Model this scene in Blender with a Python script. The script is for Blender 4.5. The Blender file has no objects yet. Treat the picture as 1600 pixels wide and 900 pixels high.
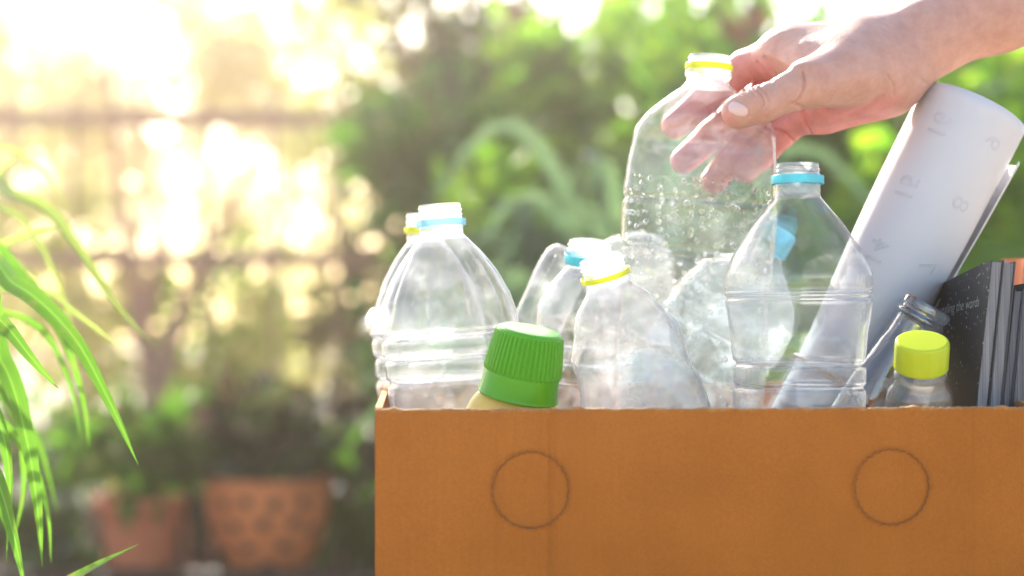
import bpy, bmesh, math, random
import numpy as np
from mathutils import Vector, Matrix, Quaternion
from mathutils.bvhtree import BVHTree

SC = bpy.context.scene
COL = SC.collection
# ------------------------------------------------------------------ camera
CAM = Vector((0.0, -1.12, 0.70)); LENS = 60.0; FPX = LENS / 36.0 * 1600.0
cd = bpy.data.cameras.new('camera'); cam = bpy.data.objects.new('camera', cd); COL.objects.link(cam)
cam.location = CAM; cam.rotation_euler = (math.radians(90), 0, 0)
cd.lens = LENS; cd.sensor_width = 36.0; cd.clip_start = 0.02; cd.clip_end = 500
cd.dof.use_dof = True; cd.dof.focus_distance = 1.19; cd.dof.aperture_fstop = 2.9
cd.dof.aperture_blades = 0
SC.camera = cam
# ------------------------------------------------------------------ light
SUN_EL, SUN_AZ = math.radians(31), math.radians(-17)      # azimuth from +Y, negative = left
SDIR = Vector((math.sin(SUN_AZ) * math.cos(SUN_EL), math.cos(SUN_AZ) * math.cos(SUN_EL), math.sin(SUN_EL)))
w = bpy.data.worlds.new('World'); SC.world = w; w.use_nodes = True
nt = w.node_tree; bg = nt.nodes['Background']; sky = nt.nodes.new('ShaderNodeTexSky')
sky.sky_type = 'NISHITA'; sky.sun_disc = False; sky.sun_elevation = SUN_EL; sky.sun_rotation = SUN_AZ
sky.air_density = 1.0; sky.dust_density = 1.5; sky.ozone_density = 1.0; sky.altitude = 0
nt.links.new(sky.outputs[0], bg.inputs[0]); bg.inputs[1].default_value = 0.12
sl = bpy.data.lights.new('sun', 'SUN'); so = bpy.data.objects.new('sun', sl); COL.objects.link(so)
sl.energy = 5.0; sl.angle = math.radians(0.53); sl.color = (1.0, 0.93, 0.82)
so.rotation_euler = SDIR.to_track_quat('Z', 'Y').to_euler(); so.location = SDIR * 20
SC.view_settings.view_transform = 'Standard'; SC.view_settings.look = 'None'
SC.view_settings.exposure = 1.75; SC.view_settings.gamma = 1.0
SC.view_settings.use_curve_mapping = False
SC.render.engine = 'CYCLES'
cy = SC.cycles
cy.use_denoising = True; cy.max_bounces = 12; cy.diffuse_bounces = 3; cy.glossy_bounces = 4
cy.transmission_bounces = 12; cy.transparent_max_bounces = 48; cy.volume_bounces = 1
cy.sample_clamp_indirect = 8.0; cy.caustics_refractive = False; cy.caustics_reflective = False

def P(px, py, Y):
    """point at depth Y that the photograph shows at (px, py) of 1600x900"""
    k = (Y - CAM.y) / FPX
    return Vector(((px - 800) * k, Y, CAM.z - (py - 450) * k))
def S(Y): return (Y - CAM.y) / FPX

# ------------------------------------------------------------------ materials
def nmat(name):
    m = bpy.data.materials.new(name); m.use_nodes = True
    t = m.node_tree; t.nodes.clear(); o = t.nodes.new('ShaderNodeOutputMaterial')
    return m, t, o
def N(t, typ, **kw):
    n = t.nodes.new(typ)
    for k, v in kw.items():
        if k in n.inputs: n.inputs[k].default_value = v
        else: setattr(n, k, v)
    return n
def c4(c): return (c[0], c[1], c[2], 1.0)
def ramp(t, fac, stops):
    r = t.nodes.new('ShaderNodeValToRGB'); e = r.color_ramp.elements
    while len(e) < len(stops): e.new(0.5)
    for i, (p, c) in enumerate(stops):
        e[i].position = p; e[i].color = c4(c) if not isinstance(c, float) else (c, c, c, 1)
    t.links.new(fac, r.inputs[0]); return r.outputs[0]
def noise(t, scale, detail=3, vec=None, rough=0.5):
    n = t.nodes.new('ShaderNodeTexNoise'); n.inputs['Scale'].default_value = scale
    n.inputs['Detail'].default_value = detail; n.inputs['Roughness'].default_value = rough
    if vec is None:
        tc = t.nodes.new('ShaderNodeTexCoord'); vec = tc.outputs['Object']
    t.links.new(vec, n.inputs['Vector']); return n.outputs[0]
def mathn(t, op, a, b=None):
    n = t.nodes.new('ShaderNodeMath'); n.operation = op
    for i, x in enumerate((a, b)):
        if x is None: continue
        if isinstance(x, (int, float)): n.inputs[i].default_value = x
        else: t.links.new(x, n.inputs[i])
    return n.outputs[0]
def bump(t, h, strength, dist, base=None):
    b = t.nodes.new('ShaderNodeBump'); b.inputs['Strength'].default_value = strength
    b.inputs['Distance'].default_value = dist; t.links.new(h, b.inputs['Height'])
    if base is not None: t.links.new(base, b.inputs['Normal'])
    return b.outputs[0]

def solid(name, c1, c2=None, rough=0.6, scale=20, bmp=0.0, bscale=60, metallic=0.0, spec=0.5, sss=0.0, bdist=0.002):
    m, t, o = nmat(name); p = N(t, 'ShaderNodeBsdfPrincipled')
    c2 = c2 or tuple(x * 0.75 for x in c1)
    t.links.new(ramp(t, noise(t, scale), [(0.3, c1), (0.7, c2)]), p.inputs['Base Color'])
    p.inputs['Roughness'].default_value = rough; p.inputs['Metallic'].default_value = metallic
    p.inputs['Specular IOR Level'].default_value = spec
    if sss: p.inputs['Subsurface Weight'].default_value = sss; p.inputs['Subsurface Scale'].default_value = 0.005
    if bmp: t.links.new(bump(t, noise(t, bscale), bmp, bdist), p.inputs['Normal'])
    t.links.new(p.outputs[0], o.inputs[0]); return m

def leafmat(name, c1, c2, trans=0.45, rough=0.35, tcol=None, scale=9):
    m, t, o = nmat(name); p = N(t, 'ShaderNodeBsdfPrincipled')
    col = ramp(t, noise(t, scale, 2), [(0.35, c1), (0.65, c2)])
    t.links.new(col, p.inputs['Base Color']); p.inputs['Roughness'].default_value = rough
    tr = N(t, 'ShaderNodeBsdfTranslucent')
    tcol = tcol or tuple(min(1, x * 2.2) for x in c1)
    t.links.new(ramp(t, noise(t, scale * 1.3, 2), [(0.35, tcol), (0.65, tuple(min(1, x * 2.2) for x in c2))]), tr.inputs[0])
    mx = N(t, 'ShaderNodeMixShader'); mx.inputs[0].default_value = trans
    t.links.new(p.outputs[0], mx.inputs[1]); t.links.new(tr.outputs[0], mx.inputs[2])
    t.links.new(mx.outputs[0], o.inputs[0]); return m

def plastic_clear(name, tint=(1, 1, 1), haze=0.05, edge=0.35, refr=0.0, ior=1.04, bub=0.0, bubscale=170,
                  rough=0.04, bmp=0.25, creases=0.12, refl=1.0, crease_glint=0.35):
    """thin clear plastic or glass wall: see-through, Fresnel gloss, milky scuffs, white rims and creases as painted highlights"""
    m, t, o = nmat(name)
    tc = t.nodes.new('ShaderNodeTexCoord'); obj = tc.outputs['Object']
    nrm = bump(t, noise(t, 45, 4, obj, 0.6), bmp, 0.004)
    if bub:
        v = t.nodes.new('ShaderNodeTexVoronoi'); v.feature = 'F1'; v.inputs['Scale'].default_value = bubscale
        t.links.new(obj, v.inputs['Vector'])
        h = ramp(t, v.outputs['Distance'], [(0.10, 0.55), (0.24, 1.0), (0.38, 0.0)])
        sx = t.nodes.new('ShaderNodeSeparateXYZ'); t.links.new(v.outputs['Color'], sx.inputs[0])
        h = mathn(t, 'MULTIPLY', h, mathn(t, 'GREATER_THAN', sx.outputs[0], 0.35))
        nrm = bump(t, h, bub, 0.006, nrm)
    tr = N(t, 'ShaderNodeBsdfTransparent'); tr.inputs[0].default_value = c4(tint)
    last = tr.outputs[0]
    if refr:
        rf = N(t, 'ShaderNodeBsdfRefraction', Roughness=0.0, IOR=ior); rf.inputs[0].default_value = c4(tint)
        t.links.new(nrm, rf.inputs['Normal'])
        mx = N(t, 'ShaderNodeMixShader'); mx.inputs[0].default_value = refr
        t.links.new(last, mx.inputs[1]); t.links.new(rf.outputs[0], mx.inputs[2]); last = mx.outputs[0]
    # milky part: translucent + diffuse
    dl = N(t, 'ShaderNodeBsdfDiffuse'); dl.inputs[0].default_value = (0.85, 0.87, 0.92, 1)
    tl = N(t, 'ShaderNodeBsdfTranslucent'); tl.inputs[0].default_value = (0.88, 0.89, 0.93, 1)
    mm = N(t, 'ShaderNodeMixShader'); mm.inputs[0].default_value = 0.85
    t.links.new(dl.outputs[0], mm.inputs[1]); t.links.new(tl.outputs[0], mm.inputs[2])
    lw = N(t, 'ShaderNodeLayerWeight', Blend=0.5); t.links.new(nrm, lw.inputs['Normal'])
    e = mathn(t, 'POWER', lw.outputs['Facing'], 5.0)
    e = mathn(t, 'MULTIPLY', e, edge)  # white rim painted in for the bright light along bottle edges
    sc = ramp(t, noise(t, 28, 5, obj, 0.7), [(0.48, 0.0), (0.78, 1.0)])
    sc = mathn(t, 'MULTIPLY', sc, creases)
    f = mathn(t, 'ADD', mathn(t, 'ADD', e, sc), haze)
    geo = t.nodes.new('ShaderNodeNewGeometry')
    pt = mathn(t, 'ABSOLUTE', mathn(t, 'SUBTRACT', geo.outputs['Pointiness'], 0.5))
    pt = ramp(t, pt, [(0.012, 0.0), (0.06, 1.0)])
    f = mathn(t, 'ADD', f, mathn(t, 'MULTIPLY', pt, crease_glint))  # white painted on creases as if they catch the light
    f = mathn(t, 'MINIMUM', f, 0.9)
    m2 = N(t, 'ShaderNodeMixShader'); t.links.new(f, m2.inputs[0])
    t.links.new(last, m2.inputs[1]); t.links.new(mm.outputs[0], m2.inputs[2])
    gl = N(t, 'ShaderNodeBsdfGlossy', Roughness=rough); t.links.new(nrm, gl.inputs['Normal'])
    fr = N(t, 'ShaderNodeFresnel', IOR=1.5); t.links.new(nrm, fr.inputs['Normal'])
    ge = N(t, 'ShaderNodeNewGeometry')
    # the wall is one sheet: take the outside Fresnel on both faces
    lf = mathn(t, 'POWER', lw.outputs['Facing'], 5.0)
    fz = mathn(t, 'ADD', mathn(t, 'MULTIPLY', lf, 0.85), 0.075)
    fz = mathn(t, 'MULTIPLY', fz, refl)
    m3 = N(t, 'ShaderNodeMixShader'); t.links.new(fz, m3.inputs[0])
    t.links.new(m2.outputs[0], m3.inputs[1]); t.links.new(gl.outputs[0], m3.inputs[2])
    t.links.new(m3.outputs[0], o.inputs[0]); return m

def ring_plastic(name, col, trans=0.5, clear=0.0):
    m, t, o = nmat(name); p = N(t, 'ShaderNodeBsdfPrincipled', Roughness=0.25); p.inputs['Base Color'].default_value = c4(col)
    tl = N(t, 'ShaderNodeBsdfTranslucent'); tl.inputs[0].default_value = c4(col)
    nz = noise(t, 60, 2); t.links.new(bump(t, nz, 0.1, 0.001), p.inputs['Normal'])
    mx = N(t, 'ShaderNodeMixShader'); mx.inputs[0].default_value = trans
    t.links.new(p.outputs[0], mx.inputs[1]); t.links.new(tl.outputs[0], mx.inputs[2]); last = mx.outputs[0]
    if clear:
        tr = N(t, 'ShaderNodeBsdfTransparent'); tr.inputs[0].default_value = (min(1, col[0] + .3), min(1, col[1] + .3), min(1, col[2] + .3), 1)
        m2 = N(t, 'ShaderNodeMixShader'); m2.inputs[0].default_value = clear
        t.links.new(last, m2.inputs[1]); t.links.new(tr.outputs[0], m2.inputs[2]); last = m2.outputs[0]
    t.links.new(last, o.inputs[0]); return m

# ------------------------------------------------------------------ mesh helpers
def mk(name, V, F, mat=None, parent=None, smooth=True, loc=None):
    me = bpy.data.meshes.new(name)
    V = np.asarray(V, dtype=np.float64)
    if isinstance(F, np.ndarray):
        n, k = F.shape
        me.vertices.add(len(V)); me.vertices.foreach_set('co', V.astype(np.float32).ravel())
        me.loops.add(n * k); me.loops.foreach_set('vertex_index', F.astype(np.int32).ravel())
        me.polygons.add(n); me.polygons.foreach_set('loop_start', np.arange(0, n * k, k, dtype=np.int32))
        me.polygons.foreach_set('loop_total', np.full(n, k, dtype=np.int32))
        me.update(calc_edges=True); me.validate()
    else:
        me.from_pydata([tuple(v) for v in V], [], [tuple(f) for f in F]); me.update()
    me.polygons.foreach_set('use_smooth', np.full(len(me.polygons), smooth)); me.update()
    if mat: me.materials.append(mat)
    ob = bpy.data.objects.new(name, me); COL.objects.link(ob)
    if parent: ob.parent = parent
    if loc is not None: ob.location = loc
    return ob
def tag(o, label=None, cat=None, group=None, kind=None):
    if label: o['label'] = label
    if cat: o['category'] = cat
    if group: o['group'] = group
    if kind: o['kind'] = kind
    return o
def empty(name, loc=(0, 0, 0), label=None, cat=None, group=None, quat=None):
    o = bpy.data.objects.new(name, None); COL.objects.link(o); o.location = loc; o.empty_display_size = .02
    if quat is not None: o.rotation_mode = 'QUATERNION'; o.rotation_quaternion = quat
    return tag(o, label, cat, group)
def joinVF(parts):
    V, F, k = [], [], 0
    for v, f in parts:
        V.append(np.asarray(v, float)); F.append(np.asarray(f) + k); k += len(v)
    return np.vstack(V), np.vstack(F)
def box(cx, cy, cz, sx, sy, sz, rot=0.0):
    v = np.array([[x, y, z] for x in (-.5, .5) for y in (-.5, .5) for z in (-.5, .5)]) * [sx, sy, sz]
    if rot:
        c, s = math.cos(rot), math.sin(rot); v = v @ np.array([[c, s, 0], [-s, c, 0], [0, 0, 1]])
    v = v + [cx, cy, cz]
    f = np.array([[0, 1, 3, 2], [4, 6, 7, 5], [0, 4, 5, 1], [2, 3, 7, 6], [0, 2, 6, 4], [1, 5, 7, 3]])
    return v, f
def bevel(ob, wd=0.003, seg=2):
    b = ob.modifiers.new('bevel', 'BEVEL'); b.width = wd; b.segments = seg; b.limit_method = 'ANGLE'; return ob
def tube(pts, radii, seg=10, caps=True):
    pts = [Vector(p) for p in pts]; n = len(pts); V = []; F = []
    up = Vector((0.13, 0.31, 0.94)).normalized(); fr = None
    for i, p in enumerate(pts):
        d = (pts[min(i + 1, n - 1)] - pts[max(i - 1, 0)]).normalized()
        if fr is None:
            a = d.cross(up if abs(d.dot(up)) < .95 else Vector((1, 0, 0))).normalized()
        else: a = (fr - d * fr.dot(d)).normalized()
        fr = a; b = d.cross(a); r = radii[i] if hasattr(radii, '__len__') else radii
        for k in range(seg):
            th = 2 * math.pi * k / seg; V.append(p + (a * math.cos(th) + b * math.sin(th)) * r)
    for i in range(n - 1):
        for k in range(seg):
            k2 = (k + 1) % seg; F.append((i * seg + k, i * seg + k2, (i + 1) * seg + k2, (i + 1) * seg + k))
    V = np.array([tuple(v) for v in V])
    return V, np.array(F)
def spline(pts, n):
    """Catmull-Rom through pts"""
    p = [np.array(tuple(x), float) for x in pts]; p = [2 * p[0] - p[1]] + p + [2 * p[-1] - p[-2]]
    out = []; m = len(p) - 3
    for i in range(n):
        u = i / (n - 1) * m; k = min(int(u), m - 1); t = u - k
        a, b, c, d = p[k:k + 4]
        out.append(.5 * ((2 * b) + (c - a) * t + (2 * a - 5 * b + 4 * c - d) * t * t + (3 * b - 3 * c + d - a) * t ** 3))
    return np.array(out)
def lathe(prof, seg=64, rfun=None, close_top=False, close_bot=False):
    """prof: list of (r, z)"""
    th = np.arange(seg) * 2 * math.pi / seg; V = []
    for r, z in prof:
        rr = np.full(seg, r) if rfun is None else rfun(r, z, th)
        V.append(np.stack([rr * np.cos(th), rr * np.sin(th), np.full(seg, z)], 1))
    V = np.vstack(V); n = len(prof); i, k = np.meshgrid(np.arange(n - 1), np.arange(seg), indexing='ij')
    k2 = (k + 1) % seg
    F = np.stack([i * seg + k, i * seg + k2, (i + 1) * seg + k2, (i + 1) * seg + k], -1).reshape(-1, 4)
    return V, F

# ------------------------------------------------------------------ added glow haze and setting
def build_setting():
    m = solid('soil', (0.055, 0.038, 0.024), (0.10, 0.075, 0.05), 0.95, 6, 0.6, 18)
    tag(mk('ground', [(-20, -20, 0), (20, -20, 0), (20, 20, 0), (-20, 20, 0)], [(0, 1, 2, 3)], m, smooth=False), kind='structure')
    m = solid('pale_paving', (0.62, 0.58, 0.52), (0.5, 0.46, 0.4), 0.8, 3, 0.3, 14)
    tag(mk('pavement', [(-12, 4.3, .004), (12, 4.3, .004), (12, 11.5, .004), (-12, 11.5, .004)], [(0, 1, 2, 3)], m, smooth=False), kind='structure')
    m2 = solid('bounce_terrace_stone', (0.42, 0.33, 0.24), (0.34, 0.27, 0.2), 0.8, 4, 0.3, 14)
    tag(mk('bounce_terrace', [(-6, -8, .004), (6, -8, .004), (6, 1.6, .004), (-6, 1.6, .004)], [(0, 1, 2, 3)], m2, smooth=False), kind='structure')  # unseen paving added to bounce warm sunlight onto the front
    hz, t, o = nmat('flare_glow_haze'); pv = N(t, 'ShaderNodeVolumePrincipled')
    pv.inputs['Color'].default_value = (1.0, 0.87, 0.77, 1); pv.inputs['Density'].default_value = FLARE_HAZE
    pv.inputs['Anisotropy'].default_value = 0.90; t.links.new(pv.outputs[0], o.inputs['Volume'])
    v, f = box(0, 0, 2.0, 42, 42, 6.0)
    h = tag(mk('haze', v, f, hz, smooth=False), kind='stuff')  # warm volume added to imitate the flare glow at upper left
FLARE_HAZE = 0.016
build_setting()

# ------------------------------------------------------------------ background garden
L_GREEN = leafmat('leaf_green', (0.045, 0.125, 0.008), (0.085, 0.20, 0.012), 0.42, .15)
L_BRIGHT = leafmat('leaf_bright_green', (0.09, 0.24, 0.008), (0.24, 0.36, 0.012), 0.48, .2)
L_YEL = leafmat('leaf_yellow_green', (0.30, 0.34, 0.08), (0.50, 0.42, 0.20), 0.55)  # paled so the leaf colour carries the peach glow at the left
L_PALE = leafmat('leaf_glow_pale', (0.62, 0.50, 0.36), (0.60, 0.56, 0.30), 0.55, .6, (.85, .72, .55))  # peach white of the glow painted into the leaf colour
L_DARK = leafmat('leaf_dark_green', (0.02, 0.05, 0.010), (0.035, 0.085, 0.015), 0.35, .16)
L_OLIVE = leafmat('leaf_olive', (0.10, 0.11, 0.03), (0.17, 0.15, 0.05), 0.45)
L_RED = leafmat('leaf_bronze', (0.07, 0.03, 0.02), (0.05, 0.06, 0.025), 0.3, .16)
L_GREY = leafmat('leaf_grey_green', (0.05, 0.10, 0.045), (0.09, 0.15, 0.06), 0.32)
BARK_GLOW = solid('bark', (0.50, 0.31, 0.23), (0.38, 0.23, 0.17), 0.9, 12, 0.6, 40)  # paled to pink so trunks fade into the painted glow
TERRA = solid('terracotta', (0.85, 0.27, 0.08), (0.76, 0.22, 0.06), 0.75, 14, 0.25, 60)
TERRA_OLD = solid('old_terracotta', (0.66, 0.20, 0.09), (0.54, 0.16, 0.07), 0.8, 14, 0.25, 60)
HOLE_SHADE = solid('pot_dimple_shade', (0.09, 0.035, 0.02), None, 0.9)  # dark colour stands in for the shade inside the dimples
SOIL = solid('potting_soil', (0.03, 0.02, 0.014), None, 0.95, 40, 0.6, 60)
IRON_GLOW = solid('rusty_iron_in_glow', (0.52, 0.27, 0.20), (0.42, 0.20, 0.14), 0.7, 20, 0.3, 60)  # rust colour lightened to pink for the glow over the fence
WOOD = solid('weathered_wood', (0.26, 0.20, 0.13), (0.18, 0.13, 0.08), 0.8, 10, 0.3, 30)
DARKWOOD = solid('dark_timber', (0.045, 0.03, 0.02), (0.03, 0.02, 0.014), 0.8, 10, 0.3, 30)

def leaves_VF(centers, dirs, L, W, rng, fold=0.25):
    """centers (n,3), dirs (n,3) leaf axis; each leaf 5 verts/4 tris"""
    n = len(centers)
    d = dirs / np.linalg.norm(dirs, axis=1, keepdims=True)
    r = rng.normal(size=(n, 3)); s = np.cross(d, r); s /= np.linalg.norm(s, axis=1, keepdims=True)
    u = np.cross(s, d)
    L = (L * rng.uniform(.6, 1.25, n))[:, None]; W = (W * rng.uniform(.7, 1.2, n))[:, None]
    b = centers; mid = b + d * L * .45
    V = np.stack([b, mid + s * W * .5 + u * W * fold, b + d * L - u * L * .12, mid - s * W * .5 + u * W * fold, mid], 1).reshape(-1, 3)
    base = (np.arange(n) * 5)[:, None, None]
    F = (np.array([[0, 4, 1], [1, 4, 2], [2, 4, 3], [3, 4, 0]])[None] + base).reshape(-1, 3)
    return V, F
def cluster(rng, c, r, n, clumps=9, hollow=0.3):
    """points in an uneven crown: clumps spread through an ellipsoid"""
    c = np.array(c); r = np.array(r)
    cc = rng.normal(size=(clumps, 3)); cc /= np.linalg.norm(cc, axis=1, keepdims=True)
    cc *= rng.uniform(hollow, .8, (clumps, 1)); rad = rng.uniform(.22, .5, clumps)
    k = rng.integers(0, clumps, n); p = rng.normal(size=(n, 3)) * .5
    p = cc[k] + p * rad[k][:, None]
    return c + p * r, p
def shrub(kind, label, cat, base, c, r, n, leaf, mat, seed, group=None, clumps=9, stems=4, droop=0.2, name_leaf='foliage'):
    rng = np.random.default_rng(seed)
    root = empty(kind, base, label, cat, group); b = Vector(base)
    pts, rel = cluster(rng, Vector(c) - b, r, n, clumps)
    pts[:, 2] = np.maximum(pts[:, 2], 0.02)
    d = rel + rng.normal(size=rel.shape) * .7; d[:, 2] -= droop
    V, F = leaves_VF(pts, d, leaf, leaf * .5, rng)
    mk(name_leaf, V, F, mat, root)
    parts = []
    for i in range(stems):
        e = (Vector(c) - b) + Vector(rng.uniform(-.6, .6, 3) * np.array(r))
        p0 = Vector((rng.uniform(-.03, .03), rng.uniform(-.03, .03), 0)); m1 = p0.lerp(e, .5) + Vector(rng.uniform(-.05, .05, 3))
        parts.append(tube(spline([p0, m1, e], 8), np.linspace(.012, .004, 8), 6))
    V, F = joinVF(parts); mk('stem', V, F, BARK_GLOW, root)
    return root
def tree(kind, label, base, trunk_paths, crown_c, crown_r, n, leaf, mat, seed, group=None, clumps=14, bark=None):
    rng = np.random.default_rng(seed); root = empty(kind, base, label, 'tree', group); b = Vector(base)
    parts = []
    for pts, r0, r1 in trunk_paths:
        s = spline([Vector(p) - b for p in pts], 14)
        parts.append(tube(s, np.linspace(r0, r1, 14), 10))
    V, F = joinVF(parts); mk('trunk', V, F, bark or BARK_GLOW, root)
    pts, rel = cluster(rng, Vector(crown_c) - b, crown_r, n, clumps)
    pts[:, 2] = np.maximum(pts[:, 2], .03)
    d = rel + rng.normal(size=rel.shape) * .8; d[:, 2] -= .3
    V, F = leaves_VF(pts, d, leaf, leaf * .5, rng); mk('crown', V, F, mat, root)
    return root

def blade_VF(pts, width, n=22, fold=0.22, taper=1.0, twist=0.0, wprof=None):
    s = spline(pts, n); V = []; F = []
    for i in range(n):
        d = Vector(s[min(i + 1, n - 1)] - s[max(i - 1, 0)]).normalized()
        view = Vector((0.15, -1, 0.25)).normalized()
        side = d.cross(view)
        if side.length < 1e-3: side = Vector((1, 0, 0))
        side.normalize(); nn = side.cross(d).normalized()
        tw = twist * i / n; side2 = side * math.cos(tw) + nn * math.sin(tw); nn = side2.cross(d)
        u = i / (n - 1)
        ww = width * (min(1, .45 + u * 3) * (1 - max(0, (u - .45) / .55) ** 1.6) + .02)
        p = Vector(s[i])
        V += [p - side2 * ww * .5 + nn * ww * fold, p - side2 * ww * .25 + nn * ww * fold * .35, p, p + side2 * ww * .25 + nn * ww * fold * .35, p + side2 * ww * .5 + nn * ww * fold]
    for i in range(n - 1):
        for k in range(4): F.append((i * 5 + k, i * 5 + k + 1, (i + 1) * 5 + k + 1, (i + 1) * 5 + k))
    return np.array([tuple(v) for v in V]), np.array(F)

def mark_across(ob, n=None):
    a = ob.data.attributes.new('across', 'FLOAT', 'POINT'); k = len(ob.data.vertices)
    a.data.foreach_set('value', np.tile(np.array([-1, -.5, 0, .5, 1], dtype=np.float32), k // 5)); return ob
def bladed(name, c1, c2, dry, trans=.45, rough=.25):
    m, t, o = nmat(name); p = N(t, 'ShaderNodeBsdfPrincipled', Roughness=rough)
    at = t.nodes.new('ShaderNodeAttribute'); at.attribute_name = 'across'
    cb = N(t, 'ShaderNodeCombineXYZ'); t.links.new(mathn(t, 'MULTIPLY', at.outputs['Fac'], 7.0), cb.inputs[0])
    veins = noise(t, 1.6, 3, cb.outputs[0], .6)
    col = ramp(t, veins, [(.38, c1), (.62, c2)])
    rib = ramp(t, mathn(t, 'ABSOLUTE', at.outputs['Fac']), [(0.0, 1.0), (0.14, 0.0)])
    mx = N(t, 'ShaderNodeMixRGB'); t.links.new(mathn(t, 'MULTIPLY', rib, .55), mx.inputs[0]); t.links.new(col, mx.inputs[1]); mx.inputs[2].default_value = c4(tuple(min(1, x * 1.9 + .03) for x in c2))
    sp = ramp(t, noise(t, 26, 4, None, .7), [(.56, 0.0), (.70, 1.0)])
    m2 = N(t, 'ShaderNodeMixRGB'); t.links.new(mathn(t, 'MULTIPLY', sp, .6), m2.inputs[0]); t.links.new(mx.outputs[0], m2.inputs[1]); m2.inputs[2].default_value = c4(dry)
    t.links.new(m2.outputs[0], p.inputs['Base Color']); t.links.new(bump(t, veins, .5, .0006), p.inputs['Normal'])
    tl = N(t, 'ShaderNodeBsdfTranslucent'); g = N(t, 'ShaderNodeMixRGB', blend_type='MULTIPLY'); g.inputs[0].default_value = 1; t.links.new(m2.outputs[0], g.inputs[1]); g.inputs[2].default_value = (2, 1.8, 1.5, 1)
    t.links.new(g.outputs[0], tl.inputs[0]); ms = N(t, 'ShaderNodeMixShader'); ms.inputs[0].default_value = trans
    t.links.new(p.outputs[0], ms.inputs[1]); t.links.new(tl.outputs[0], ms.inputs[2]); t.links.new(ms.outputs[0], o.inputs[0]); return m
def strap_plant(kind, label, cat, base, n, length, width, mat, seed, group=None, spread=1.0, up=1.0):
    rng = np.random.default_rng(seed); root = empty(kind, base, label, cat, group); parts = []
    for i in range(n):
        a = rng.uniform(0, 2 * math.pi); L = length * rng.uniform(.7, 1.1); sp = spread * rng.uniform(.3, 1.0)
        dx, dy = math.cos(a) * sp, math.sin(a) * sp
        p = [(0, 0, 0), (dx * .25 * L, dy * .25 * L, .45 * L * up), (dx * .6 * L, dy * .6 * L, .72 * L * up * (1 - sp * .25)), (dx * L, dy * L, .72 * L * up * (1 - sp * .75))]
        parts.append(blade_VF(p, width, 12, .2))
    V, F = joinVF(parts); mk('foliage', V, F, mat, root); return root

def pot_VF(r_top, r_bot, h, rim=0.0, bulge=0.0, wall=0.012):
    pr = []
    for i in range(15):
        u = i / 14; r = r_bot + (r_top - r_bot) * u + bulge * math.sin(math.pi * min(1, u * 1.0)) ; pr.append((r, u * h))
    if rim:
        pr = [q for q in pr if q[1] < h - rim] + [(r_top - .004, h - rim), (r_top + .012, h - rim + .001), (r_top + .014, h - .004), (r_top + .010, h)]
    ro = pr[-1][0]
    pr = [(0.001, 0)] + pr + [(ro - wall, h), (ro - wall, h - .03), (ro - wall - .004, h - .05)]
    return lathe(pr, 56)

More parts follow.
